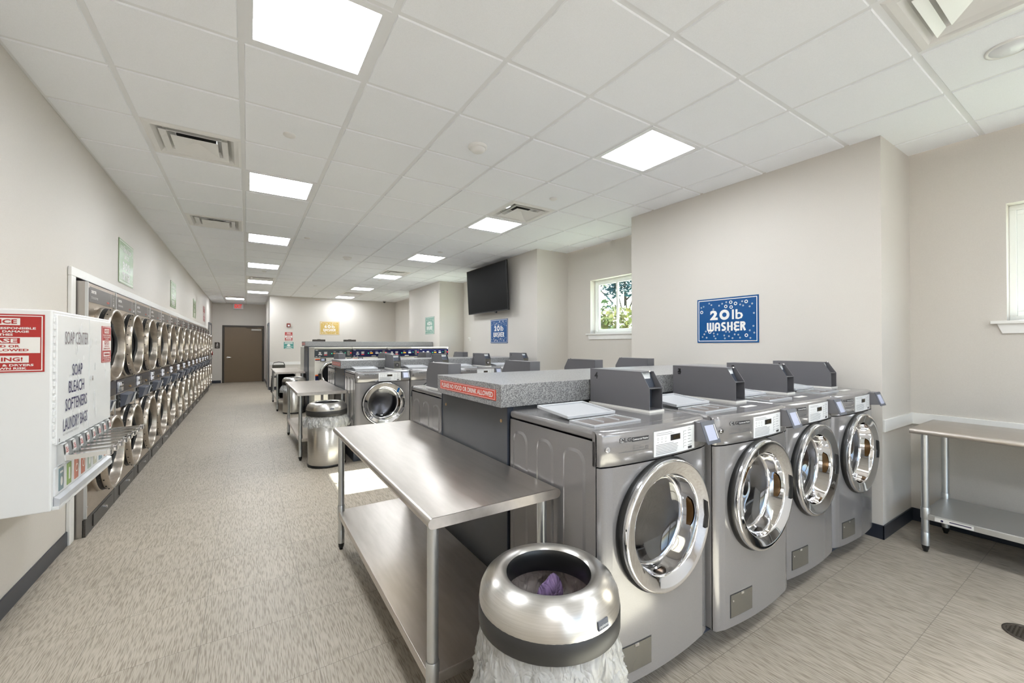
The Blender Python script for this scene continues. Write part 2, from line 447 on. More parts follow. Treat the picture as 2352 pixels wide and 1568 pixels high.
# right wall with four windows
WIN = [(-0.30, 0.575), (3.95, 4.84), (8.12, 9.0), (12.2, 13.09)]
WZ0, WZ1 = 1.60, 2.44
b = MB(); y = YN
for a0, a1 in WIN:
    b.box(XR, XR+0.2, y, a0, 0, HC+0.06); b.box(XR, XR+0.2, a0, a1, 0, WZ0); b.box(XR, XR+0.2, a0, a1, WZ1, HC+0.06); y = a1
b.box(XR, XR+0.2, y, YE, 0, HC+0.06)
struct(b.build('wall_right', M_wall))
PIL = [(YN, -0.85), (1.09, 3.44), (5.385, 7.74), (9.389, 11.62)]
for k, (y0, y1) in enumerate(PIL):
    struct(MB().box(XP, XR, y0, y1, 0, HC+0.03).build('wall_pilaster', M_wall))
struct(MB().box(XC, XR, YB, YB+0.12, 0, HC+0.06).build('wall_back', M_wall))
struct(MB().box(XC, XC+0.12, YB+0.12, YE, 0, HC+0.06).build('wall_passage', M_wall))
struct(MB().box(XL, XC+0.12, YE, YE+0.12, 0, HC+0.06).build('wall_exit', M_wall))
# storefront wall behind the camera: glazed bays
b = MB()
b.box(XL, XR, YN-0.12, YN, 0, 0.2); b.box(XL, XR, YN-0.12, YN, 2.35, HC+0.06)
for x0, x1 in ((XL, -0.30), (0.95, 1.10), (2.35, 2.50), (3.75, XR)): b.box(x0, x1, YN-0.12, YN, 0.2, 2.35)
struct(b.build('wall_near', M_wall))

# windows on the right
for k, (y0, y1) in enumerate(WIN):
    n = k+1
    yc = (y0+y1)/2
    fr = MB()
    x0, x1 = XR+0.10, XR+0.17
    f1 = 0.035
    for q in range(2):                                   # outer frame and stepped sash
        d = 0.035*q; xa = x0+0.018*q
        fr.frame('x', y0+d, y1-d, WZ0+d, WZ1-d, 0.035, xa, x1-0.02*q)
    fr.box(x0+0.022, x1-0.03, yc-0.016, yc+0.016, WZ0+0.07, WZ1-0.07)
    wf = struct(fr.build('window_%d' % n, M_vinyl, bevel=0.003))
    MB().box(x0+0.045, x0+0.051, y0+0.06, y1-0.06, WZ0+0.06, WZ1-0.06).build('pane', M_pane, wf)
    sl = MB(); sl.box(XR-0.035, XR+0.10, y0-0.075, y1+0.075, WZ0-0.022, WZ0)
    sl.prism([(y0-0.045, WZ0-0.022), (y1+0.045, WZ0-0.022), (y1+0.02, WZ0-0.09), (y0-0.02, WZ0-0.09)], 'x', XR-0.016, XR)
    sl.build('window_sill', M_white, wf, bevel=0.003)

# ceiling: tegular tiles hung in a grid, cells left open for lamps and vents
T = 0.6096; CX0, CY0 = -0.6399, 2.5133
LIGHTS = [(1, j) for j in (-1, 3, 7, 11, 15, 19)] + [(0, 23)] + [(5, j) for j in (-1, 3, 7, 11, 15, 19)] + [(1, -5), (5, -5), (1, -9), (5, -9)]
VENTS = [(0, 2), (0, 6), (1, 14), (0, 22), (5, 2), (5, 10), (5, 17), (5, -4)]
taken = set(LIGHTS) | set(VENTS)
b = MB(); g = 0.012
for i in range(-1, 9):
    for j in range(-10, 28):
        if (i, j) in taken: continue
        x0 = max(CX0+i*T, XL); x1 = min(CX0+(i+1)*T, XR+0.0); y0 = max(CY0+j*T, YN); y1 = min(CY0+(j+1)*T, YE)
        if x1-x0 < 0.02 or y1-y0 < 0.02: continue
        zt, zb = HC+0.012, HC-0.001
        e = 0.006
        V = [(x0+g,y0+g,zt),(x1-g,y0+g,zt),(x1-g,y1-g,zt),(x0+g,y1-g,zt),(x0+g+e,y0+g+e,zb),(x1-g-e,y0+g+e,zb),(x1-g-e,y1-g-e,zb),(x0+g+e,y1-g-e,zb)]
        b.add(V, [(4,7,6,5),(0,4,5,1),(1,5,6,2),(2,6,7,3),(3,7,4,0)])
struct(b.build('ceiling', M_ceil))
b = MB()
for i in range(0, 9):
    x = CX0+i*T; b.box(x-0.014, x+0.014, YN, YE, HC+0.006, HC+0.02)
for j in range(-9, 27):
    y = CY0+j*T; b.box(XL, XR, y-0.014, y+0.014, HC+0.0065, HC+0.02)
b.box(XL, XL+0.024, YN, YE, HC+0.004, HC+0.02)
struct(b.build('ceiling_grid', M_grid))
struct(MB().box(XL-0.6, XR+0.2, YN-0.1, YE+0.1, HC+0.16, HC+0.2).build('ceiling_deck', M_white))

# baseboards, chair rails
def strip(name, m, x0, y0, x1, y1, z0, z1, t, side):
    """skirting along a wall from (x0,y0) to (x1,y1); side=(dx,dy) points into the room"""
    xs = sorted((x0, x1)); ys = sorted((y0, y1))
    if side[0]: xs = sorted((x0, x0+side[0]*t))
    if side[1]: ys = sorted((y0, y0+side[1]*t))
    return struct(MB().box(xs[0], xs[1], ys[0], ys[1], z0, z1).build(name, m, bevel=0.003))
H = 0.102; t = 0.010
strip('baseboard_left', M_base, XL, YN, XL, DY0-0.09, 0, H, t, (1, 0))
strip('baseboard_left', M_base, XL, DY1+0.09, XL, 16.85, 0, H, t, (1, 0))
strip('baseboard_exit', M_base, XL, YE, -0.80, YE, 0, H, t, (0, -1))
strip('baseboard_exit', M_base, 0.585, YE, XC, YE, 0, H, t, (0, -1))
strip('baseboard_passage', M_base, XC, YB, XC, 15.1, 0, H, t, (-1, 0))
strip('baseboard_passage', M_base, XC, 16.2, XC, YE, 0, H, t, (-1, 0))
strip('baseboard_back', M_base, XC-t, YB, XR, YB, 0, H, t, (0, -1))
ends = [YN] + [q for p in PIL[1:] for q in p] + [YB]
REC = [(-0.85, 1.09), (3.44, 5.385), (7.74, 9.389), (11.62, YB)]
for y0, y1 in REC:
    strip('baseboard_right', M_base, XR, y0, XR, y1, 0, H, t, (-1, 0))
    strip('trim_1', M_white, XR, y0, XR, y1, 0.785, 0.875, 0.016, (-1, 0))
for y0, y1 in PIL[1:]:
    strip('baseboard_pilaster', M_base, XP-t, y0, XR, y0, 0, H, t, (0, -1))
    strip('trim_1', M_white, XP, y0, XR, y0, 0.785, 0.875, 0.016, (0, -1))
strip('baseboard_pilaster', M_base, XP, 1.08, XP, 1.20, 0, H, t, (-1, 0))
strip('trim_1', M_white, XC, YB, XR, YB, 0.785, 0.875, 0.014, (0, -1))

# white casing round the dryer bank
b = MB()
b.box(XL+0.001, XL+0.022, DY0-0.11, DY0-0.02, 0, 1.925); b.box(XL+0.001, XL+0.022, DY1+0.02, DY1+0.11, 0, 1.925)
b.box(XL+0.001, XL+0.0225, DY0-0.112, DY1+0.112, 1.925, 1.99)
struct(b.build('trim_2', M_white, bevel=0.004))

# ---------------------------------------------------------------- doors
def hinged_door(name, width, height, m, lx, closer, plate=False):
    """door in local xz facing -y, frame outer width, origin at centre bottom"""
    f = 0.06; w2 = width/2
    fr = MB(); fr.box(-w2, -w2+f, -0.035, 0.0, 0, height); fr.box(w2-f, w2, -0.035, 0, 0, height); fr.box(-w2+f, w2-f, -0.035, 0, height-f, height)
    root = struct(fr.build(name, M_frame if m is M_brown else M_greyink, bevel=0.003))
    leaf = MB().box(-w2+f+0.004, w2-f-0.004, -0.022, -0.002, 0.012, height-f-0.004).build('door_leaf', m, root, bevel=0.002)
    h = MB(); h.cyl((lx, -0.03, 0.95), 0.032, 0.008, 'y', 20); h.cyl((lx, -0.065, 0.95), 0.011, 0.04, 'y', 12)
    sx = 1 if lx < 0 else -1
    h.tube([(lx, -0.065, 0.95), (lx+sx*0.05, -0.068, 0.953), (lx+sx*0.115, -0.062, 0.945)], [0.012, 0.011, 0.009])
    h.build('door_handle', M_chrome, root)
    if closer:
        c = MB(); c.box(w2-f-0.36, w2-f-0.03, -0.075, -0.024, height-f-0.13, height-f-0.065)
        c.build('door_closer', M_doorgrey, root, bevel=0.004)
        MB().tube([(w2-f-0.15, -0.05, height-f-0.06), (w2-f-0.2, -0.10, height-f-0.035), (w2-f-0.52, -0.045, height-f-0.03)], 0.009).build('closer_arm', M_frame, root)
    return root
d = hinged_door('door_1', 1.33, 2.15, M_brown, -0.50, True); d.location = (-0.098, YE, 0)
d = hinged_door('door_2', 1.08, 2.17, M_doorgrey, 0.40, False); d.location = (XL, 17.45, 0); d.rotation_euler = (0, 0, PI/2)
d = hinged_door('door_3', 1.0, 2.12, M_doorgrey, 0.36, False); d.location = (XC, 15.66, 0); d.rotation_euler = (0, 0, -PI/2)

# ---------------------------------------------------------------- ceiling fixtures
def ordinal(k): return ('nearest', 'second', 'third', 'fourth', 'fifth', 'sixth', 'seventh')[k]
def troffer(i, j, label):
    cx = CX0+(i+0.5)*T; cy = CY0+(j+0.5)*T
    t_ = thing('ceiling_light', label, 'ceiling light', (cx, cy, HC), 0, 'square ceiling light panels')
    h = T/2-0.014; e = 0.036
    f = MB()
    f.frame('z', -h, h, -h, h, e, 0.0, 0.022)
    f.build('frame', M_grid, t_)
    MB().box(-h+e-0.002, h-e+0.002, -h+e-0.002, h-e+0.002, 0.012, 0.018).build('lens', M_lamp, t_)
    return t_
row = [j for i, j in LIGHTS if i == 1 and j > -2]
for k, j in enumerate(row):
    troffer(1, j, 'square ceiling light over the aisle, %s from the camera in the left line' % ordinal(k))
row = [j for i, j in LIGHTS if i == 5 and j > -2]
for k, j in enumerate(row):
    troffer(5, j, 'square ceiling light above the washer rows, %s from the camera in the right line' % ordinal(k))
troffer(0, 23, 'square ceiling light just in front of the exit sign')
for i, j in LIGHTS:
    if j < -2: troffer(i, j, 'square ceiling light behind the camera, %s of the %s line' % ('first' if j == -5 else 'last', 'aisle' if i == 1 else 'right'))

def vent(i, j, label):
    cx = CX0+(i+0.5)*T; cy = CY0+(j+0.5)*T
    t_ = thing('ceiling_vent', label, 'air vent', (cx, cy, HC), 0, 'square ceiling air diffusers')
    def loop(h, z): return [(-h, -h, z), (h, -h, z), (h, h, z), (-h, h, z)]
    def shell(b, rows):
        for (h0, z0), (h1, z1) in zip(rows, rows[1:]):
            a = loop(h0, z0); c = loop(h1, z1)
            b.add(a+c, [(k, (k+1) % 4, 4+(k+1) % 4, 4+k) for k in range(4)])
    b = MB(); shell(b, [(T/2-0.013, 0.006), (T/2-0.03, -0.002), (0.245, -0.002), (0.225, 0.02), (0.20, 0.065), (0.13, 0.075)])
    b.build('pan', M_white, t_)
    b = MB(); b.cyl((0, 0, 0.06), 0.125, 0.06, 'z', 28); b.build('duct', M_duct, t_)
    b = MB(); shell(b, [(0.148, 0.045), (0.165, 0.008), (0.205, -0.006), (0.205, -0.003), (0.168, 0.012), (0.152, 0.047)])
    for sx in (-1, 1):
        for sy in (-1, 1): b.tube([(sx*0.16, sy*0.16, 0.02), (sx*0.19, sy*0.19, 0.06)], 0.006, 6)
    b.build('louver', M_white, t_)
    b = MB(); shell(b, [(0.02, 0.028), (0.10, 0.004), (0.142, -0.008), (0.142, -0.005), (0.10, 0.008), (0.02, 0.032)])
    b.add(loop(0.02, 0.028), [(0, 1, 2, 3)])
    b.build('louver', M_white, t_)
    return t_
vent(0, 2, 'square air diffuser in the ceiling near the left wall, closest to the soap machine')
vent(0, 6, 'square air diffuser near the left wall, farther along the dryers')
vent(1, 14, 'small looking air diffuser in the left line of ceiling lights')
vent(0, 22, 'air diffuser right behind the last ceiling light before the exit')
vent(5, 2, 'air diffuser touching the second light of the right line')
vent(5, 10, 'air diffuser touching the fourth light of the right line')
vent(5, 17, 'farthest air diffuser in the right line, near the back wall')
vent(5, -4, 'large glossy air diffuser overhead at the top right corner')

def cap(x, y, r, label, cat='sprinkler cap'):
    b = MB(); b.lathe([(0.001, -0.010), (r*0.9, -0.010), (r, -0.006), (r, 0.0)], (0, 0, 0), 'z', 28)
    o = b.build('sprinkler_cap', M_white, loc=(x, y, HC-0.001)); tag(o, label, cat, 'round sprinkler caps')
cap(0.26, 3.44, 0.042, 'white sprinkler cap in the tile past the first aisle light')
cap(2.731, 3.44, 0.042, 'white sprinkler cap between the first and second right hand lights')
cap(0.735, 6.64, 0.042, 'white sprinkler cap just right of the third aisle light')
cap(2.723, 6.47, 0.042, 'white sprinkler cap in front of the third right hand light')
cap(0.307, 10.18, 0.042, 'white sprinkler cap past the fourth aisle light')
cap(2.68, 10.06, 0.042, 'white sprinkler cap past the fourth right hand light')
cap(1.512, 11.94, 0.042, 'white sprinkler cap mid ceiling near the back wall')
def smoke(x, y, label):
    t_ = thing('smoke_detector', label, 'smoke detector', (x, y, HC-0.001), 0, 'smoke detectors')
    MB().lathe([(0.075, 0), (0.075, -0.014), (0.066, -0.02), (0.06, -0.02)], n=32).build('base', M_white, t_)
    MB().lathe([(0.06, -0.018), (0.056, -0.03), (0.045, -0.042), (0.02, -0.048), (0.001, -0.048)], n=32).build('sensor_head', M_white, t_)
smoke(1.511, 2.85, 'round white smoke detector on the ceiling, the nearer one')
smoke(1.50, 7.75, 'round white smoke detector on the ceiling, the farther one')
t_ = thing('ceiling_speaker', 'round white flush ceiling dome beside the large air diffuser', 'ceiling fixture', (3.335, 0.40, HC))
MB().lathe([(0.09, -0.001), (0.09, -0.008), (0.078, -0.010), (0.074, -0.004)], n=36).build('rim', M_white, t_)
MB().lathe([(0.076, -0.004), (0.06, -0.016), (0.03, -0.022), (0.001, -0.023)], n=32).build('dome', M_plate, t_)
t_ = thing('security_camera', 'small dark dome camera on the ceiling by the back wall', 'camera', (4.1, 14.75, HC-0.001))
MB().cyl((0, 0, -0.03), 0.055, 0.03, n=24).build('base', M_white, t_)
MB().lathe([(0.045, -0.03), (0.04, -0.055), (0.022, -0.07), (0.001, -0.075)], n=24).build('dome', M_black, t_)

# ---------------------------------------------------------------- signs
def bubbles(b, w, h, seed, y=-0.0045, rmul=1.0):
    rnd = random.Random(seed); done = []
    k = 0
    while len(done) < 44 and k < 4000:
        k += 1
        r = rnd.choice((0.0165, 0.0075, 0.0075))*rmul
        x = rnd.uniform(-w/2+0.035, w/2-0.035)
        edge = rnd.random()
        z = h/2-0.04-0.19*h*abs(rnd.gauss(0, 0.7)) if edge < 0.5 else -h/2+0.04+0.16*h*abs(rnd.gauss(0, 0.7))
        if abs(z) > h/2-0.035 or (abs(z) < h*0.24 and abs(x) < w*0.42): continue
        if any((x-a)**2+(z-c)**2 < (r+q+0.012)**2 for a, c, q in done): continue
        done.append((x, z, r)); b.ring((x, y, z), r*0.55, r, 'y', 14)
def frame_lines(b, w, h, inset, t, y):
    x = w/2-inset; z = h/2-inset
    b.frame('y', -x, x, -z, z, t, y, y+0.0006)
def round_letters(b, s, x, z, H, W, y):
    """heavy rounded display capitals drawn as strokes; x = left edge, W = width of the whole word"""
    n = len(s); gap = 0.12; adv = W/(n*1.0+0.35); cw = adv*(1-gap); t = cw*0.34
    for ch in s:
        ww = cw*(1.38 if ch == 'W' else 1.0); m = t/2; l = m; r = ww-m; c = ww/2; top = H; R = (r-l)/2
        o = (x, y, z); S_ = lambda p, tt=t: b.stroke(p, tt, o)
        if ch == 'W':
            q = (r-l)/4
            for a in (l+q, l+3*q): S_([(a-q, top)] + arc(a, m+q*0.7, q, PI, 2*PI, 8)[0:] + [(a+q, top)], t*0.95)
        elif ch == 'A': S_([(l, 0)] + arc(c, top-m-R, R, PI, 0, 8) + [(r, 0)]); S_([(l, H*0.38), (r, H*0.38)], t*0.7)
        elif ch == 'S': S_([(r, top-m)] + arc(c, top*0.74-m*0.2, R*0.85, PI/2, 1.35*PI, 7) + arc(c, top*0.26+m*0.2, R*0.85, 0.35*PI, -PI/2, 7) + [(l, m)])
        elif ch == 'H': S_([(l, 0), (l, top)]); S_([(r, 0), (r, top)]); S_([(l, H/2), (r, H/2)], t*0.7)
        elif ch == 'E':
            S_([(ww, top-m)] + arc(c, top*0.73, R*0.9, PI/2, 1.5*PI, 7)); S_(arc(c, top*0.27, R*0.9, PI/2, 1.5*PI, 7) + [(ww, m)]); S_([(l+m, H/2), (ww, H/2)], t*0.7)
        elif ch == 'R': S_([(l, 0), (l, top)]); S_([(l, top-m)] + arc(r-R*1.0, top*0.74, top*0.26-m, PI/2, -PI/2, 8) + [(l, top*0.48)]); S_([(c, H*0.48), (r, 0)])
        elif ch == 'D': S_([(l, m), (l, top-m)] + arc(c*0.8, H/2, H/2-m, PI/2, -PI/2, 10) + [(l, m)])
        elif ch == 'Y': S_([(l, top), (c, H*0.45)]); S_([(r, top), (c, H*0.45)]); S_([(c, H*0.5), (c, 0)])
        x += ww + adv*gap
def size_sign(name, label, lb, word, mcol, loc, rz, group=None, extra=None, seed=1):
    w_, h_ = 0.61, 0.44
    t_ = thing(name, label, 'sign', loc, rz, group)
    MB().box(-w_/2, w_/2, -0.004, 0, -h_/2, h_/2).build('board', mcol, t_)
    b = MB(); y = -0.0048
    frame_lines(b, w_, h_, 0.013, 0.007, y)
    bubbles(b, w_, h_, seed, y)
    up = 0.0
    if extra:
        b.text(extra[0], (0, y, 0.105), 0.045, 0.34, bold=0.02); b.text(extra[1], (0, y, 0.04), 0.045, 0.2, bold=0.02); up = -0.085
    hz = 0.095 if not extra else 0.085
    x0 = -0.165
    if lb[0] == '2': b.text('2', (x0+0.04, y, 0.0+up+0.005), hz, 0.08, bold=0.055)
    else: b.text(lb[0], (x0+0.04, y, 0.0+up+0.005), hz, 0.08, bold=0.05)
    b.ring((x0+0.148, y, up+0.005+hz/2), hz*0.235, hz*0.53, 'y', 28)
    b.text('lb', (x0+0.275, y, up+0.005), hz*0.98, 0.105, bold=0.015)
    round_letters(b, word, -0.2 if len(word) == 6 else -0.17, -0.105+up*0.95, 0.085, 0.40 if len(word) == 6 else 0.34, y)
    b.build('lettering', M_signwhite, t_)
    return t_
e = 0.002
size_sign('washer_sign', 'blue 20 lb washer sign on the wall above the front washer row', '20', 'WASHER', M_blue, (XP-e, 2.26, 1.668), -PI/2, None, None, 3)
size_sign('washer_sign', 'blue 20 lb washer sign under the television', '20', 'WASHER', M_blue, (XP-e, 6.574, 1.676), -PI/2, None, None, 4)
size_sign('washer_sign', 'pale green 40 lb washer sign on the far pilaster', '40', 'WASHER', M_teal, (XP-e, 10.02, 1.915), -PI/2, None, None, 5)
size_sign('washer_sign', 'yellow 60 lb washer sign on the back wall', '60', 'WASHER', M_ochre, (2.353, YB-e, 1.98), 0, None, None, 6)
mins = ('7 MINUTES', '$0.25')
for k, (y, zc) in enumerate(((5.86, 2.275), (9.18, 2.285), (12.65, 2.30))):
    size_sign('dryer_sign', 'green 30 lb dryer price sign over the dryers, %s from the soap machine' % ('first', 'second', 'third')[k], '30', 'DRYER', M_green, (XL+e, y, zc), PI/2, None, mins, 10+k)

def notice(name, label, w_, h_, loc, rz, parent=None):
    if parent is None: t_ = thing(name, label, 'sign', loc, rz)
    else:
        t_ = MB().box(-w_/2, w_/2, -0.002, 0, -h_/2, h_/2).build(name, M_noticered, parent); t_.location = loc; t_.rotation_euler = (0, 0, rz)
    a = w_; y = -0.0030
    if parent is None: MB().box(-w_/2, w_/2, -0.002, 0, -h_/2, h_/2).build('board', M_noticered, t_)
    b = MB(); frame_lines(b, w_, h_, 0.02*w_, 0.012*w_, y)
    z = lambda f: h_/2 - f*h_
    def box(x0, x1, f0, f1): b.box(x0*w_, x1*w_, y, y+0.0006, z(f1), z(f0))
    box(-0.25, 0.25, 0.07, 0.19); box(-0.455, 0.455, 0.395, 0.67); box(-0.34, 0.34, 0.715, 0.835)
    y2 = y-0.0008
    for s, f, hh, ww in (('WE ARE NOT RESPONSIBLE', 0.262, 0.037, 0.82), ('FOR LOSS OR DAMAGE', 0.318, 0.037, 0.68), ('TO CLOTHES', 0.372, 0.037, 0.36), ('USE WASHERS & DRYERS', 0.895, 0.037, 0.78), ('AT YOUR OWN RISK', 0.95, 0.037, 0.64)):
        b.text(s, (0, y, z(f)), hh*h_, ww*w_, bold=0.03)
    b.build('lettering', M_signwhite, t_)
    r = MB(); r.box(-0.25*w_, 0.25*w_, y2, y2+0.0005, z(0.505), z(0.41))
    r.text('NOTICE', (0, y2, z(0.168)), 0.075*h_, 0.44*w_, bold=0.03)
    for s, f, ww in (('NO FOOD OR', 0.572, 0.5), ('DRINK ALLOWED', 0.638, 0.68)): r.text(s, (0, y2, z(f)), 0.042*h_, ww*w_, bold=0.03)
    r.text('WARNING!', (0, y2, z(0.81)), 0.068*h_, 0.56*w_, bold=0.03)
    r.build('lettering', M_noticered, t_)
    MB().text('PLEASE', (0, y2-0.0006, z(0.492)), 0.068*h_, 0.45*w_, bold=0.03).build('lettering', M_signwhite, t_)
    return t_
notice('notice_sign', 'red and white notice sign on the back wall over the teal sign', 0.22, 0.27, (1.134, YB-e, 1.692), 0)
notice('notice_sign', 'faded red notice sign high on the left wall past the dryer signs', 0.61, 0.44, (XL+e, 15.35, 2.34), PI/2)
t_ = thing('laundry_sign', 'teal and white rules sign on the back wall under the red notice', 'sign', (1.135, YB-e, 1.402))
MB().box(-0.14, 0.14, -0.003, 0, -0.108, 0.108).build('board', M_tealdk, t_)
b = MB(); frame_lines(b, 0.28, 0.216, 0.004, 0.003, -0.0038)
for x0, x1, z0, z1 in ((-0.11, 0.11, 0.072, 0.09), (-0.12, 0.12, 0.045, 0.06), (-0.12, -0.05, -0.03, -0.018), (0.05, 0.12, -0.03, -0.018), (-0.06, 0.06, -0.062, -0.046), (-0.105, 0.105, -0.09, -0.074)): b.box(x0, x1, -0.0038, -0.0032, z0, z1)
b.prism([(-0.055, 0.005), (-0.02, 0.035), (0.02, 0.035), (0.055, 0.005), (0.03, -0.03), (-0.03, -0.03)], 'y', -0.0038, -0.0032)
b.build('lettering', M_signwhite, t_)
t_ = thing('restroom_sign', 'small dark brown braille plaque left of the exit door', 'sign', (-0.915, YE-e, 1.40))
MB().prism([(-0.08, -0.115), (0.08, -0.115), (0.08, 0.085), (0.045, 0.115), (-0.08, 0.115)], 'y', -0.004, 0).build('board', M_frame, t_)
b = MB(); y = -0.0046
b.disc((0.0, y, 0.075), 0.014, 'y', 16); b.stroke([(0.0, 0.055), (-0.005, 0.01), (0.03, -0.02)], 0.016, (0, y, 0)); b.stroke([(-0.005, 0.01), (-0.035, -0.03)], 0.014, (0, y, 0)); b.stroke([(0.035, 0.035), (0.0, 0.045), (-0.035, 0.02)], 0.011, (0, y, 0))
b.box(-0.03, 0.03, y, y+0.0006, -0.07, -0.055); b.build('pictogram', M_signwhite, t_)
t_ = thing('exit_sign', 'lit white exit sign with red letters over the brown door', 'exit sign', (-0.273, YE-e, 2.865))
MB().box(-0.16, 0.16, -0.06, 0, -0.10, 0.10).build('housing', M_plate, t_, bevel=0.006)
MB().text('EXIT', (0, -0.0612, -0.068), 0.145, 0.225, bold=0.03).build('lettering', M_exit, t_)
t_ = thing('strobe_alarm', 'small red fire alarm strobe on the back wall', 'fire alarm', (1.129, YB-e, 2.048))
MB().box(-0.055, 0.055, -0.045, 0, -0.06, 0.06).build('housing', M_pilotred, t_, bevel=0.008)
MB().box(-0.022, 0.026, -0.058, -0.044, -0.038, 0.012).build('strobe_lens', M_plate, t_, bevel=0.004)
t_ = thing('pull_station', 'small red fire alarm pull box on the left wall near the exit', 'fire alarm', (XL+e, 18.38, 1.12), PI/2)
MB().box(-0.06, 0.06, -0.05, 0, -0.07, 0.07).build('housing', M_pilotred, t_, bevel=0.006)
MB().box(-0.04, 0.04, -0.062, -0.049, -0.02, 0.0).build('pull_handle', M_signwhite, t_, bevel=0.002)

# ---------------------------------------------------------------- television
t_ = thing('television', 'large black television tilted on a wall arm near the ceiling', 'television', (XP, 6.79, 2.45), -PI/2)
b = MB(); b.box(-0.2, 0.2, -0.02, -0.001, -0.2, 0.2); b.box(-0.04, 0.04, -0.105, -0.02, -0.12, 0.12)
b.build('wall_mount', M_black, t_)
tv = MB().box(-0.755, 0.755, -0.035, 0.0, -0.435, 0.435).build('casing', M_black, t_, bevel=0.004)
tv.location = (0, -0.13, 0.015); tv.rotation_euler = (math.radians(3.0), 0, 0)
MB().box(-0.745, 0.745, -0.0362, -0.0352, -0.418, 0.426).build('screen', M_tv, tv)
MB().prism([(0.28, -0.434), (0.34, -0.434), (0.325, -0.462), (0.30, -0.462)], 'y', -0.03, -0.005).build('receiver', M_black, tv)
# ---------------------------------------------------------------- front-load washers (local: front faces -y, origin at the bottom of the front)
WW = 0.337; WH = 0.975; WD = 0.632; ZD = 0.572; RD = 0.262; ZS = 0.838
def fy(x):
    """plan profile of the bowed front"""
    a = abs(x)
    if a > 0.33: return 0.014 + (a-0.33)*2.0
    if a > 0.282: return (a-0.282)/0.048*0.014
    return -0.018*(1-(a/0.282)**2)
def front_wall(b, z0, z1, hole=None, K=4, N=64):
    xs = [-WW, -0.33, -0.306, -0.282] + [(-0.282 + 0.0705*i) for i in range(1, 8)] + [0.282, 0.306, 0.33, WW]
    if hole is None:
        vs = [(x, fy(x), z) for z in (z0, z1) for x in xs]; n = len(xs)
        b.add(vs, [(i, i+1, n+i+1, n+i) for i in range(n-1)], True); return
    X = 0.282
    for s in (-1, 1):
        px = [0.282, 0.306, 0.33, WW]
        vs = [(s*x, fy(x), z) for z in (z0, z1) for x in px]; n = 4
        b.add(vs, [(i, i+1, n+i+1, n+i) if s > 0 else (i+1, i, n+i, n+i+1) for i in range(3)], True)
    cz, R = hole
    ang = sorted([2*PI*k/N for k in range(N)] + [math.atan2(z-cz, x) % (2*PI) for x in (-X, X) for z in (z0, z1)])
    rows = []
    for a in ang:
        dx, dz = math.cos(a), math.sin(a)
        tt = min([v for v in ((X/abs(dx)) if abs(dx) > 1e-9 else 9, ((z1-cz)/dz) if dz > 1e-9 else 9, ((z0-cz)/dz) if dz < -1e-9 else 9)])
        p0 = (R*dx, R*dz); p1 = (tt*dx, tt*dz)
        rows.append([(p0[0]+(p1[0]-p0[0])*k/K, cz+p0[1]+(p1[1]-p0[1])*k/K) for k in range(K+1)])
    vs = [(x, fy(x), z) for r in rows for x, z in r]; m = len(rows); fs = []
    for i in range(m):
        j = (i+1) % m
        for k in range(K): fs.append((i*(K+1)+k, i*(K+1)+k+1, j*(K+1)+k+1, j*(K+1)+k))
    b.add(vs, fs, True)
def cap_plan(b, z, flip=False):
    xs = [-WW, -0.33, -0.306, -0.282] + [(-0.282 + 0.0705*i) for i in range(1, 8)] + [0.282, 0.306, 0.33, WW]
    vs = [(x, fy(x), z) for x in xs] + [(WW, 0.05, z), (-WW, 0.05, z)]
    f = tuple(range(len(vs))); b.add(vs, [f[::-1] if flip else f])

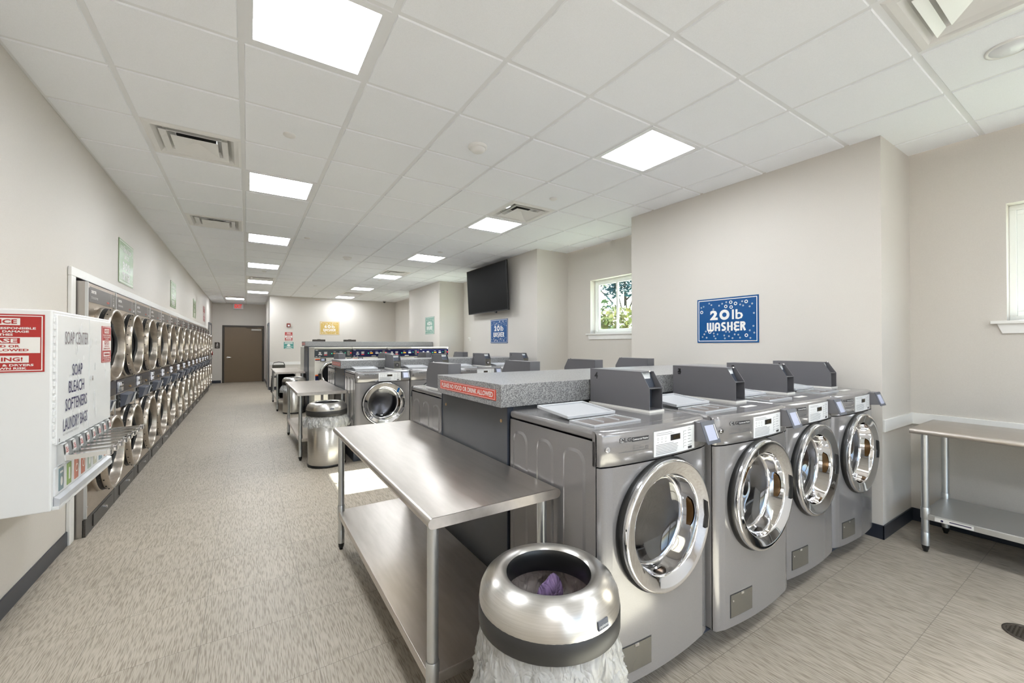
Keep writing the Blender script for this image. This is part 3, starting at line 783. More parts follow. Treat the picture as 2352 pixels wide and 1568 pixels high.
def make_washer():
    root = thing('washer', 'washer', 'washing machine')
    b = MB()
    b.box(-WW, -WW+0.004, 0.036, WD, 0.0, 0.932); b.box(WW-0.004, WW, 0.036, WD, 0, 0.932); b.box(-WW, WW, WD-0.004, WD, 0, 0.932); b.box(-WW, WW, 0.036, WD, 0, 0.004)
    for s in (-1, 1):
        for y0, y1 in ((0.088, 0.222), (0.286, 0.407), (0.478, 0.60)):
            z1 = 0.885; r = 0.05
            pl = [(y0, 0.06), (y1, 0.06)] + arc(y1-r, z1-r, r, 0, PI/2, 5) + arc(y0+r, z1-r, r, PI/2, PI, 5)
            x = s*WW; d = s*0.004; i = 0.012
            ym = (y0+y1)/2; zm = (0.06+z1)/2
            ins = [(ym+(p[0]-ym)*(1-2*i/(y1-y0)), zm+(p[1]-zm)*(1-2*i/(z1-0.06))) for p in pl]; n = len(pl)
            vs = [(x, p[0], p[1]) for p in pl] + [(x+d, p[0], p[1]) for p in ins]
            b.add(vs, [(k, (k+1) % n, n+(k+1) % n, n+k) for k in range(n)], True); b.add(vs[n:], [tuple(range(n))])
    b.build('cabinet', M_washer, root)
    b = MB(); b.box(-WW-0.001, WW+0.001, 0.04, WD+0.001, 0.936, 0.972)
    b.build('top_panel', M_washer, root, bevel=0.014, seg=4)
    b = MB(); front_wall(b, 0.0, ZS-0.002, (ZD, 0.25)); cap_plan(b, 0.0, True)
    for s in (-1, 1): b.box(s*WW-0.001*(s > 0), s*WW+0.001*(s < 0), 0.033, 0.036, 0, ZS-0.002)
    b.build('front_panel', M_washer, root)
    # control console: separate upper piece, slightly rolled top edge
    b = MB()
    xs = [-WW, -0.33, -0.306, -0.282] + [(-0.282 + 0.0705*i) for i in range(1, 8)] + [0.282, 0.306, 0.33, WW]; n = len(xs)
    prof = [(ZS+0.002, 0.004), (ZS+0.004, 0.0), (0.952, 0.0), (0.962, 0.003), (0.969, 0.010), (0.972, 0.022)]
    vs = [(x*(1-0.0*o), min(fy(x)+o, 0.05), z) for z, o in prof for x in xs]
    b.add(vs, [(r*n+i, r*n+i+1, (r+1)*n+i+1, (r+1)*n+i) for r in range(len(prof)-1) for i in range(n-1)], True)
    top = [(x, min(fy(x)+0.022, 0.05), 0.972) for x in xs] + [(WW, 0.05, 0.972), (-WW, 0.05, 0.972)]; b.add(top, [tuple(range(len(top)))])
    cap_plan(b, ZS+0.002, True)
    for s in (-1, 1): b.quad((s*WW, 0.034, ZS+0.002), (s*WW, 0.05, ZS+0.002), (s*WW, 0.05, 0.972), (s*WW, 0.034, 0.966))
    con = b.build('control_panel', M_washer, root)
    b = MB(); b.cyl((-0.305, 0.001, 0.905), 0.011, 0.012, 'y', 16); b.cyl((-0.305, -0.004, 0.905), 0.007, 0.006, 'y', 12); b.build('key_lock', M_chrome, con)
    y = -0.0012
    b = MB(); b.disc((-0.239, y, 0.934), 0.0105, 'y', 24); b.text('LG', (-0.208, y, 0.926), 0.016, 0.034, bold=0.01); b.slab(-0.187, -0.098, y, y+0.001, 0.924, 0.940)
    b.bow(fy).build('logo', M_ink, con)
    b = MB(); yy = y-0.0008
    b.text('Commercial Washer', (-0.1425, yy, 0.9288), 0.0072, 0.084, bold=0.01)
    o = (-0.239, yy, 0.934)
    b.stroke([(-0.001, 0.005), (-0.001, -0.004), (0.004, -0.004)], 0.0014, o); b.ring((o[0]-0.004, yy, o[2]+0.003), 0.0004, 0.0015, 'y', 8)
    b.stroke(arc(0, 0, 0.0082, 0.1*PI, 1.85*PI, 14), 0.001, o)
    b.bow(fy).build('lettering', M_plate, con)
    b = MB(); yy = -0.0012
    b.text('6 MOTION', (-0.165, yy, 0.9045), 0.004, 0.03); b.text('Direct Drive', (-0.152, yy, 0.8935), 0.0078, 0.058); b.slab(-0.252, -0.098, yy, yy+0.0005, 0.8865, 0.8878)
    b.frame('y', -0.116, -0.099, 0.8925, 0.9012, 0.001, yy, yy+0.0005)
    b.bow(fy).build('lettering', M_greyink, con)
    # instruction plate
    b = MB(); b.slab(-0.069, 0.210, -0.003, 0.004, 0.848, 0.949); pl = b.bow(fy).build('label_plate', M_plate, root)
    b = MB(); b.slab(0.034, 0.100, -0.0040, 0.0, 0.903, 0.927, 4); b.bow(fy).build('display', M_black, pl)
    MB().text('88:88', (0.073, -0.0046, 0.908), 0.0145, 0.044).bow(fy).build('digits', M_led, pl)
    b = MB(); q = -0.0036
    rnd = random.Random(5)
    for k in range(7):
        z = 0.856+k*0.0062; b.slab(-0.058, -0.058+rnd.uniform(0.11, 0.145), q, q+0.0005, z, z+0.0016, 5)
    for z in (0.939, 0.932): b.slab(-0.055, 0.03+0.03*rnd.random(), q, q+0.0005, z, z+0.0014, 4)
    for k in range(3): b.ring((-0.046+k*0.024, q, 0.918), 0.004, 0.005, 'y', 12); b.box(-0.05+k*0.024, -0.042+k*0.024, q, q+0.0005, 0.9035, 0.905)
    for k in range(6):
        z = 0.868+k*0.0125; b.box(0.124, 0.145, q, q+0.0004, z, z+0.0012); b.box(0.1235, 0.1247, q, q+0.0004, z-0.008, z-0.0002); b.box(0.158, 0.172+0.022*rnd.random(), q, q+0.0005, z, z+0.0018)
    b.text('NORMAL', (0.168, q, 0.938), 0.004, 0.02)
    b.bow(fy).build('lettering', M_greyink, pl)
    MB().slab(0.158, 0.188, q-0.0003, q+0.0005, 0.852, 0.8625, 2).bow(fy).build('badge', M_ink, pl)
    # door: dark gasket, broad chrome ring, deep chrome throat, glass, drum
    yd = -0.018
    b = MB(); b.lathe([(0.250, 0.012), (0.268, 0.004), (0.270, yd-0.004), (0.262, yd-0.012)], (0, 0, ZD), 'y', 64); b.build('gasket', M_black, root)
    b = MB(); b.lathe([(0.262, yd-0.010), (0.2635, yd-0.024), (0.2625, yd-0.029), (0.2600, yd-0.0325), (0.2560, yd-0.0345), (0.2540, yd-0.0345), (0.2510, yd-0.0340), (0.240, yd-0.0305), (0.225, yd-0.0258), (0.210, yd-0.0212), (0.2045, yd-0.0194), (0.2030, yd-0.0188), (0.2010, yd-0.0172), (0.1998, yd-0.0140), (0.1992, yd-0.0110), (0.195, yd+0.015), (0.1895, yd+0.048), (0.1885, yd+0.052), (0.1865, yd+0.056), (0.183, yd+0.058), (0.175, yd+0.060)], (0, 0, ZD), 'y', 72)
    dr = b.build('door', M_chrome, root)
    b = MB(); b.lathe([(0.180, 0.036), (0.165, 0.048), (0.12, 0.062), (0.06, 0.07), (0.001, 0.072)], (0, 0, ZD), 'y', 48); b.build('glass', M_doorglass, dr)
    b = MB()
    for rr, a0 in ((0.1925, -0.30), ):
        rows = []
        for k in range(13):
            a = a0 + 0.62*k/12; ww_ = 0.019*math.sin(PI*min(1, max(0.02, k/12)))**0.35
            rows.append([(rr*math.cos(a)-0.002, yd+0.018-ww_, ZD+rr*math.sin(a)), (rr*math.cos(a)-0.006, yd+0.024+ww_*0.3, ZD+rr*math.sin(a))])
        vs = [p for r in rows for p in r]; b.add(vs, [(2*k, 2*k+1, 2*k+3, 2*k+2) for k in range(12)], True)
    b.build('handle', M_handlerefl, dr)  # brown reflection in the handle recess, put into the strip's colour
    b = MB(); b.prism([(0.222, 0.51), (0.232, 0.56), (0.225, 0.63), (0.242, 0.62), (0.249, 0.56), (0.240, 0.51)], 'y', yd-0.036, yd-0.028); b.build('latch', M_black, dr)
    b = MB(); b.lathe([(0.252, 0.0), (0.240, 0.06), (0.232, 0.075), (0.232, 0.34), (0.21, 0.37), (0.001, 0.375)], (0, 0, ZD), 'y', 40)
    for k in range(3):
        a = 2*PI*k/3+0.5; c, s_ = math.cos(a), math.sin(a)
        b.add([(0.23*math.cos(a-0.18), 0.1, ZD+0.23*math.sin(a-0.18)), (0.23*math.cos(a+0.18), 0.1, ZD+0.23*math.sin(a+0.18)), (0.17*c, 0.12, ZD+0.17*s_), (0.23*math.cos(a-0.18), 0.34, ZD+0.23*math.sin(a-0.18)), (0.23*math.cos(a+0.18), 0.34, ZD+0.23*math.sin(a+0.18)), (0.17*c, 0.32, ZD+0.17*s_)],
              [(0, 2, 5, 3), (2, 1, 4, 5), (0, 1, 2), (3, 5, 4)], True)
    b.build('drum', M_drum, root)
    # service flap
    b = MB(); b.slab(-0.248, -0.088, -0.0032, 0.002, 0.045, 0.146); fl = b.bow(fy).build('filter_cover', M_flap, root, bevel=0.0015)
    b = MB(); b.slab(-0.251, -0.085, -0.0010, 0.001, 0.042, 0.149); b.bow(fy).build('seam', M_ink, fl)
    b = MB(); b.box(-0.178, -0.158, -0.006, -0.003, 0.136, 0.147); b.bow(fy).build('latch', M_chrome, fl); b = MB(); b.cyl((-0.232, -0.0046, 0.118), 0.004, 0.002, 'y', 12); b.bow(fy).build('screw', M_chrome, fl)
    # detergent drawer on the top
    zt = 0.9725
    b = MB()
    b.frame('z', -0.288, -0.016, 0.090, 0.240, 0.010, zt, zt+0.007)
    for x0, x1 in ((-0.19, -0.184), (-0.10, -0.094)): b.box(x0, x1, 0.14, 0.2298, zt, zt+0.0065)
    tr = b.build('detergent_tray', M_tray, root)
    MB().box(-0.28, -0.024, 0.098, 0.232, zt, zt+0.002).build('tray_well', M_traydark, tr)
    b = MB(); a = math.radians(5)
    b.box(-0.140, 0.140, 0.002, 0.223, 0.001, 0.006); b.frame('z', -0.142, 0.142, 0.0, 0.225, 0.01, 0.0, 0.014)
    li = b.build('detergent_lid', M_tray, root, bevel=0.002); li.location = (-0.147, 0.246, zt+0.008); li.rotation_euler = (a, 0, 0)
    # coin box: side plates, top, raked face behind them, open lower pocket
    cx0, cx1, y0, y1, z0, z1 = 0.185, 0.281, 0.207, 0.612, zt+0.009, zt+0.193
    pf = [(y0, z0), (y1, z0), (y1, z1), (y0+0.052, z1), (y0, z0+0.105)]
    b = MB(); b.prism(pf, 'x', cx0, cx0+0.003); b.prism(pf, 'x', cx1-0.003, cx1)
    b.box(cx0, cx1, y0+0.052, y1, z1-0.003, z1); b.box(cx0, cx1, y1-0.003, y1, z0, z1); b.box(cx0, cx1, y0, y0+0.1, z0, z0+0.003)
    b.box(cx0, cx1, y0+0.002, y0+0.06, z0+0.103, z0+0.106)
    cb = b.build('coin_box', M_coin, root)
    b = MB(); b.quad((cx0+0.003, y0+0.040, z0+0.106), (cx1-0.003, y0+0.040, z0+0.106), (cx1-0.003, y0+0.072, z1-0.003), (cx0+0.003, y0+0.072, z1-0.003))
    b.box(cx0+0.003, cx1-0.003, y0+0.062, y0+0.065, z0, z0+0.104); b.box(cx0+0.028, cx0+0.033, y0+0.04, y0+0.064, z0+0.002, z0+0.1)
    b.build('coin_recess', M_coindark, cb)
    b = MB(); b.add([(cx0+0.006, y0+0.0565, z0+0.148), (cx1-0.02, y0+0.0565, z0+0.148), (cx1-0.008, y0+0.0705, z1-0.006), (cx0+0.006, y0+0.0705, z1-0.006)], [(0, 1, 2, 3)]); b.build('price_decal', M_plate, cb)
    b = MB(); b.text('25\u00a2', (cx0+0.052, y0+0.0635, z0+0.162), 0.012, 0.026, uy=(0, 0.38, 0.92)); b.build('lettering', M_greyink, cb)
    b = MB()
    for zz in (0.02, 0.085): b.cyl((cx0+0.022, y0+0.05, z0+zz), 0.0065, 0.012, 'y', 12)
    b.cyl((cx0+0.055, y0+0.045, z1-0.002), 0.006, 0.007, 'z', 10)
    b.build('lock', M_chrome, cb)
    MB().box(cx0-0.006, cx1+0.006, y0-0.006, y1+0.006, zt-0.001, z0).build('coin_box_base', M_signwhite, cb)
    # card reader
    b = MB(); x0, x1 = 0.218, 0.305
    vs = [(x0, 0.0, 0.872), (x1, 0.004, 0.872), (x1, 0.004, 0.962), (x0, 0.0, 0.962), (x0, -0.068, 0.880), (x1, -0.068, 0.880), (x1, -0.036, 0.960), (x0, -0.036, 0.960)]
    b.add(vs, [(0, 1, 2, 3), (4, 7, 6, 5), (0, 4, 5, 1), (3, 2, 6, 7), (0, 3, 7, 4), (1, 5, 6, 2)])
    cr = b.build('card_reader', M_coin, root, bevel=0.002)
    L = lambda u, v, d: (x0-0.006+(x1-x0+0.012)*u, -0.069+(-0.035+0.069)*v-d*0.92, 0.874+(0.964-0.874)*v-d*0.36)
    b = MB(); b.add([L(0, 0, 0.0), L(1, 0, 0), L(1, 1, 0), L(0, 1, 0), L(0, 0, 0.007), L(1, 0, 0.007), L(1, 1, 0.007), L(0, 1, 0.007)], [(0, 1, 2, 3), (4, 7, 6, 5), (0, 4, 5, 1), (1, 5, 6, 2), (2, 6, 7, 3), (3, 7, 4, 0)])
    b.build('bezel', M_bezel, cr, bevel=0.002)
    b = MB(); b.quad(L(0.16, 0.16, 0.0075), L(0.80, 0.16, 0.0075), L(0.80, 0.84, 0.0075), L(0.16, 0.84, 0.0075)); b.build('screen', M_screen, cr)
    b = MB(); b.quad(L(0.86, 0.2, 0.0075), L(0.91, 0.2, 0.0075), L(0.91, 0.85, 0.0075), L(0.86, 0.85, 0.0075)); b.build('card_slot', M_signwhite, cr)
    return root

W0 = make_washer()
ZP = 0.13                                # height of the plinth tops
used = [False]
def place_washer(xc, yf, rz, label, group, number=None, knob=False, lit=False):
    if not used[0]: r = W0; used[0] = True
    else: r = copy_tree(W0)
    r.location = (xc, yf, ZP); r.rotation_euler = (0, 0, rz); r['label'] = label; r['group'] = group
    cb = [c for c in r.children if c.name.startswith('coin_box')][0]
    if number and number != '4':
        MB().box(0.06, 0.175, 0.085, 0.118, 0.9722, 0.9728).build('top_label', M_signwhite, r)
    if number:
        b = MB(); b.text(number, (0.1842, 0.565, 1.112), 0.036, ux=(0, -1, 0), uy=(0, 0, 1), bold=0.03); b.build('number', M_black, cb)
    if lit:
        dr = [q for q in r.children if q.name.startswith('door')][0]; b = MB(); e = MB()
        b.slab(-0.012, 0.012, -0.0008, 0.0, -0.03, 0.03, 2); o = b.build('door_sticker', M_blue, dr); o.location = (0.166, -0.0475, ZD+0.158); o.rotation_euler = (0.14, 0.35, -0.1)
    if knob:
        b = MB(); b.box(0.190, 0.276, 0.208, 0.215, 0.986, 1.08)
        b.build('knob_plate', M_flap, cb)
        b = MB(); b.lathe([(0.016, 0.0), (0.026, 0.0), (0.026, -0.006), (0.016, -0.006)], (0.228, 0.207, 1.03), 'y', 20, False, True); b.build('knob_ring', M_ink, cb)
        b = MB(); b.cyl((0.228, 0.196, 1.03), 0.015, 0.012, 'y', 16); b.box(0.226, 0.23, 0.19, 0.197, 1.018, 1.042); b.build('coin_knob', M_chrome, cb)
    return r
PITCH = 0.683
nm = {0: '4', 1: '3', 2: '2', 3: '1'}
desc = ['grey front loader numbered 4, beside the open trash can', 'grey front loader numbered 3, standing slightly proud of its row', 'grey front loader numbered 2, third along from the near steel table', 'grey front loader numbered 1, against the wall pilaster']
for k in range(4):
    place_washer(1.44+PITCH*k, 1.105-(0.038 if k == 1 else 0.0), 0, desc[k], 'front row of 20 lb washers', nm[k])
od = ('first', 'second', 'third', 'fourth')
for k in range(4):
    place_washer(1.44+PITCH*k, 3.225, PI, 'grey washer facing away behind the nearest speckled counter, %s from the aisle' % od[k], 'washers behind the near counter')
for k in range(4):
    place_washer(1.435+PITCH*k, 5.18, 0, ('grey front loader facing us across the sunlit gap, chrome door in full view', 'grey washer with coin knob, second from aisle in the middle row', 'grey washer with coin knob, third from aisle in the middle row', 'grey washer with coin knob, wall end of the middle row')[k], 'middle row of washers', None, True, k == 0)
for k in range(4):
    place_washer(1.435+PITCH*k, 7.2, PI, 'grey washer facing away behind the middle counter, %s from the aisle' % od[k], 'washers behind the middle counter')

# plinths with vinyl cove
for y0, y1 in ((1.215, 3.115), (5.30, 7.09), (9.05, 11.2)):
    b = MB(); b.box(1.10, XP-0.001, y0, y1, 0, ZP-0.001); struct(b.build('plinth', M_plinth, bevel=0.004))

# speckled laminate counters over service bulkheads
def counter(y0, y1, py0, py1, z0, z1, x1, label, grp='speckled counters over the bulkheads', xp=1.102):
    t_ = thing('bulkhead_counter', label, 'counter', (0, 0, 0), 0, grp)
    MB().box(1.05, x1, y0, y1, z0, z1).build('countertop', M_counter, t_, bevel=0.002)
    b = MB(); b.box(xp, x1, py0, py1, ZP, z0-0.001); b.build('service_panel', M_panel, t_)
    b = MB(); b.box(xp-0.004, xp+0.03, py0-0.006, py0, ZP, z0-0.001); b.box(xp-0.004, xp+0.03, py1, py1+0.006, ZP, z0-0.001); b.build('panel_trim', M_plinth, t_)
    b = MB()
    for yy in (py0+0.06, py1-0.06): b.cyl((xp-0.003, yy, z0-0.08), 0.009, 0.004, 'x', 12)
    b.build('screws', M_brass, t_)
    zc = (z0+z1)/2; yc = (y0+y1)/2; hw = (y1-y0)*0.44; hh = (z1-z0)*0.24
    st = MB().box(1.0485, 1.0505, yc-hw, yc+hw, zc-hh, zc+hh).build('warning_sticker', M_red, t_)
    b = MB(); x = 1.0478; X = (0, -1, 0)
    b.text('PLEASE NO FOOD OR DRINK ALLOWED', (x, yc, zc-hh*0.48), hh*0.98, hw*1.84, ux=X, bold=0.03)
    b.frame('x', yc-0.97*hw, yc+0.97*hw, zc-0.86*hh, zc+0.86*hh, 0.0022, x, x+0.0005)
    b.build('lettering', M_signwhite, st)
    return t_
counter(1.735, 2.535, 1.758, 2.575, 1.118, 1.232, XP-0.003, 'long grey speckled counter between the two nearest washer rows')
counter(5.83, 6.53, 5.85, 6.55, 1.110, 1.215, XP-0.003, 'long grey speckled counter between the middle washer rows')
counter(9.79, 10.43, 9.78, 10.44, 1.392, 1.497, 3.925, 'tall grey speckled counter above the navy fronted washers')

# ---------------------------------------------------------------- big washers under the far counter
def make_big():
    root = thing('large_washer', 'large washer', 'washing machine')
    w = 0.347; H_ = 1.24; D = 0.88
    b = MB(); b.box(-w, w, 0.02, D, 0, H_-0.03); b.box(-w, w, 0.0, 0.02, 0.0, H_-0.215); b.build('cabinet', M_stoneW, root, bevel=0.006)
    b = MB(); b.box(-w-0.002, w+0.002, -0.004, D, H_-0.032, H_); b.build('top_panel', M_stoneW, root, bevel=0.008)
    cp = MB().box(-w, w, -0.004, 0.02, H_-0.195, H_-0.045).build('control_panel', M_bluepanel, root, bevel=0.002)
    y = -0.0052; zc = H_-0.12
    b = MB()
    b.box(-0.33, -0.285, y, y+0.001, H_-0.06, H_-0.053); b.text('S', (-0.25, y, zc-0.005), 0.03, 0.045, bold=0.03); b.box(-0.28, -0.215, y, y+0.001, zc-0.03, zc-0.016)
    for k in range(4): b.box(-0.175, -0.115-0.01*(k % 2), y, y+0.001, zc+0.022-k*0.012, zc+0.028-k*0.012)
    b.box(-0.33, -0.295, y, y+0.001, H_-0.186, H_-0.178); b.box(-0.27, -0.24, y, y+0.001, H_-0.186, H_-0.178); b.box(0.03, 0.12, y, y+0.001, H_-0.186, H_-0.176); b.box(0.0, 0.04, y, y+0.001, zc+0.03, zc+0.035); b.box(0.11, 0.16, y, y+0.001, zc+0.03, zc+0.035)
    b.build('lettering', M_signwhite, cp)
    b = MB(); b.box(-0.175, -0.12, y, y+0.001, zc-0.034, zc-0.028); b.cyl((0.325, -0.014, zc+0.005), 0.012, 0.012, 'y', 14); b.build('stop_button', M_ledr, cp)
    b = MB(); b.box(0.255, 0.305, -0.012, 0.0, zc-0.05, zc+0.05); b.build('coin_plate', M_flap, cp, bevel=0.002)
    b = MB(); b.cyl((-0.035, -0.012, zc-0.004), 0.009, 0.01, 'y', 12); b.cyl((0.215, -0.010, zc+0.008), 0.006, 0.008, 'y', 12); b.build('indicator', M_ledg, cp)
    b = MB(); b.box(0.0, 0.055, -0.009, 0, zc-0.01, zc+0.006); b.build('indicator', M_ledy, cp)
    b = MB(); b.box(0.11, 0.17, -0.008, 0, zc-0.014, zc+0.01); b.build('display', M_plate, cp)
    b = MB(); b.box(-0.335, -0.25, -0.0015, 0.002, H_-0.245, H_-0.225); b.box(-0.335, -0.255, -0.0015, 0.002, H_-0.56, H_-0.535); b.build('warning_label', M_orange, root)
    b = MB(); b.box(-0.335, -0.25, -0.0014, 0.002, H_-0.262, H_-0.245); b.box(-0.335, -0.255, -0.0014, 0.002, H_-0.65, H_-0.56); b.build('warning_label', M_bluepanel, root)
    rd = MB().box(-0.245, -0.145, -0.03, 0.0, H_-0.275, H_-0.215).build('card_reader', M_black, root, bevel=0.003)
    MB().box(-0.23, -0.17, -0.0315, -0.0295, H_-0.265, H_-0.225).build('screen', M_screen, rd)
    MB().box(0.245, 0.335, -0.012, 0.001, H_-0.25, H_-0.222).build('nameplate', M_flap, root)
    z = 0.72
    b = MB(); b.lathe([(0.262, 0.001), (0.262, -0.03), (0.245, -0.045), (0.222, -0.045), (0.205, -0.02), (0.198, 0.0)], (0, 0, z), 'y', 48); d_ = b.build('door', M_chrome, root)
    b = MB(); b.lathe([(0.207, -0.02), (0.18, -0.03), (0.1, -0.04), (0.001, -0.043)], (0, 0, z), 'y', 40); b.build('glass', M_doorglass, d_)
    MB().lathe([(0.2, -0.004), (0.001, -0.002)], (0, 0, z), 'y', 40).build('drum', M_void, d_)
    b = MB(); b.box(-0.285, -0.235, -0.062, -0.03, z-0.11, z+0.01); b.build('handle', M_black, d_, bevel=0.008)
    return root
B0 = make_big()
B0.location = (1.462, 8.87, ZP+0.004); B0['label'] = 'tall cream washer with navy panel, aisle end under the far counter'; B0['group'] = 'large washers under the far counter'
for k in range(1, 4):
    dup(B0, (1.462+0.7075*k, 8.87, ZP+0.004), 0, 'tall cream washer with navy panel, %s' % ('second from the aisle end', 'third from the aisle end', 'wall end beside the pilaster')[k-1])
# slate fascia on the aisle-end machine, and the row standing behind
[c for c in B0.children if c.name.startswith('control_panel')][0].data = [c for c in B0.children if c.name.startswith('control_panel')][0].data.copy()
[c for c in B0.children if c.name.startswith('control_panel')][0].data.materials[0] = M_slate
dup(B0, (1.462, 11.36, ZP+0.004), PI, 'tall washer standing behind the far counter, only its pale side showing', 'large washer behind the far counter')

for k, (x, yy) in enumerate(((1.37, 10.2), (2.03, 10.2))):
    t_ = thing('network_box', 'flat black box on the far counter, %s' % ('nearer the aisle', 'farther from the aisle')[k], 'box', (x, yy, 1.4975), 0, 'black boxes on the far counter')
    MB().box(-0.125, 0.125, -0.08, 0.08, 0, 0.045).build('casing', M_frame, t_, bevel=0.004)
    MB().box(-0.03, 0.03, -0.03, 0.03, 0.045, 0.052).build('lid', M_frame, t_)
# ---------------------------------------------------------------- stacked dryers in the left wall (local: front faces -y)
def make_dryer():
    root = thing('stacked_dryer', 'dryer', 'dryer')
    w = DP/2-0.002
    b = MB(); b.box(-w, w, 0.012, 0.55, 0.0, 1.90); b.build('cabinet', M_steelin, root)
    b = MB()
    b.box(-w+0.004, w-0.004, 0.0, 0.014, 1.105, 1.895); b.box(-w+0.004, w-0.004, 0.0, 0.014, 0.135, 0.975)
    b.build('front_panel', M_dryer, root, bevel=0.003)
    b = MB(); b.box(-w, -w+0.012, -0.006, 0.014, 0.135, 1.90); b.build('edge_strip', M_pull, root, bevel=0.002)
    b = MB()
    for z in (0.22, 0.62, 0.93, 1.18, 1.86): b.cyl((-w+0.006, -0.012, z), 0.006, 0.007, 'y', 10)
    b.build('screws', M_chrome, root)
    hd = MB().box(-w+0.03, w-0.012, -0.003, 0.001, 1.752, 1.868).build('header_panel', M_header, root)
    b = MB(); y = -0.0038
    b.text('DEXTER', (-w+0.085, y, 1.822), 0.022, 0.125, bold=0.04, align='l'); b.text('STACK DRYER', (-w+0.085, y, 1.780), 0.017, 0.17, align='l')
    b.box(0.235, 0.2365, y, y+0.001, 1.752, 1.868)
    for k in range(3): b.ring((0.315, y, 1.835-k*0.022), 0.004, 0.006, 'y', 10)
    b.box(0.302, 0.328, y, y+0.001, 1.766, 1.782); b.build('lettering', M_signwhite, hd)
    MB().text('EXPRESS', (0.145, y, 1.775), 0.013, 0.07, bold=0.02).build('lettering', M_red, hd)
    for z in (1.428, 0.545):
        b = MB(); b.lathe([(0.305, 0.0), (0.306, -0.02), (0.294, -0.030), (0.290, -0.03)], (0, 0, z), 'y', 56); g_ = None
        b.lathe([(0.293, -0.024), (0.296, -0.034), (0.296, -0.082), (0.291, -0.092), (0.286, -0.0935), (0.280, -0.094), (0.274, -0.091), (0.2725, -0.088), (0.2718, -0.084), (0.270, -0.05), (0.2685, -0.024), (0.267, -0.021), (0.262, -0.020)], (0, 0, z), 'y', 64)
        d_ = b.build('door', M_ring, root)
        MB().lathe([(0.301, -0.022), (0.2965, -0.040), (0.2968, -0.052), (0.2975, -0.054)], (0, 0, z), 'y', 48).build('gasket', M_black, d_)
        MB().lathe([(0.268, -0.0205), (0.15, -0.0235), (0.001, -0.0245)], (0, 0, z), 'y', 40).build('glass', M_void, d_)
        b = MB()
        for k in range(20):
            a = 2*PI*k/20; b.cyl((0.2963*math.cos(a), -0.068, z+0.2963*math.sin(a)), 0.0045, 0.001, 'y', 6)
            p = (0.2972*math.cos(a), -0.066, z+0.2972*math.sin(a)); b.box(p[0]-0.004, p[0]+0.004, p[1]-0.004, p[1]+0.004, p[2]-0.004, p[2]+0.004)
        b.build('rivets', M_void, d_)
        # dark moulded handle standing across the throat near the latch side
        b = MB()
        pts = [(0.145, -0.024, z+0.175), (0.145, -0.036, z+0.10), (0.172, -0.042, z+0.06), (0.176, -0.044, z), (0.172, -0.042, z-0.06), (0.145, -0.036, z-0.10), (0.145, -0.024, z-0.175)]
        b.tube(pts, [0.012, 0.014, 0.015, 0.016, 0.015, 0.014, 0.012], 10); b.build('handle', M_black, d_)
        b = MB()
        b.box(0.262, 0.345, -0.055, -0.002, z+0.20, z+0.225); b.box(0.262, 0.345, -0.055, -0.002, z-0.225, z-0.20); b.build('hinge', M_ring, d_, bevel=0.003)
    cp = MB().box(-w+0.012, w-0.002, -0.012, 0.012, 0.979, 1.101).build('coin_panel', M_coinblue, root, bevel=0.002)
    b = MB()
    for z in (1.068, 1.018): b.box(-0.30, -0.235, -0.03, -0.010, z-0.02, z+0.018)
    b.box(-0.33, -0.315, -0.02, -0.010, 0.99, 1.09); b.build('coin_slide', M_chrome, cp, bevel=0.003)
    b = MB(); b.quad((-0.19, -0.0126, 0.985), (0.365, -0.0126, 0.985), (0.365, -0.0126, 1.04), (-0.19, -0.0126, 1.04)); b.build('coin_vault', M_header, cp)
    b = MB(); b.cyl((0.12, -0.022, 1.012), 0.011, 0.012, 'y', 14); b.build('lock', M_brass, cp)
    b = MB(); b.box(-0.335, -0.235, -0.008, 0.002, 0.845, 0.965); b.build('slot_plate', M_void, root)
    b = MB(); b.cyl((-0.285, -0.02, 0.90), 0.014, 0.014, 'y', 12); b.cyl((-0.285, -0.02, 0.935), 0.008, 0.012, 'y', 12); b.build('lock', M_chrome, root)
    b = MB(); b.prism([(0.002, 0.965), (-0.062, 0.955), (-0.035, 0.855), (0.002, 0.84)], 'x', -0.225, 0.10)
    rd = b.build('card_reader', M_reader, root, bevel=0.003)
    b = MB(); b.prism([(-0.062, 0.962), (-0.07, 0.958), (-0.042, 0.862), (-0.034, 0.866)], 'x', 0.0, 0.10); b.build('bezel', M_bezel, rd)
    b = MB(); b.quad((0.015, -0.0695, 0.950), (0.085, -0.0695, 0.950), (0.085, -0.0475, 0.872), (0.015, -0.0475, 0.872)); b.build('screen', M_plate, rd)
    toe = MB().box(-w, w, 0.0, 0.02, 0.0, 0.131).build('base_panel', M_toe, root, bevel=0.002)
    b = MB(); b.box(-0.22, 0.30, -0.006, 0.001, 0.022, 0.112); dw = b.build('lint_drawer', M_toe, root, bevel=0.002)
    MB().cyl((0.08, -0.022, 0.075), 0.011, 0.018, 'y', 14).build('knob', M_chrome, dw)
    return root
D0 = make_dryer()
dn = ['directly behind the soap machine', 'second', 'third', 'fourth', 'fifth', 'sixth', 'seventh', 'eighth', 'ninth', 'tenth', 'eleventh', 'twelfth', 'thirteenth', 'fourteenth', 'last and farthest']
for k in range(ND):
    lab = 'bronze steel stacked dryer pair in the left wall, %s' % (dn[k] if k in (0, ND-1) else dn[k]+' from the soap machine end')
    if k == 0:
        D0.location = (-1.0, DY0+DP/2, 0); D0.rotation_euler = (0, 0, PI/2); D0['label'] = lab; D0['group'] = 'stacked dryers along the left wall'
    else: dup(D0, (-1.0, DY0+DP*(k+0.5), 0), PI/2, lab)

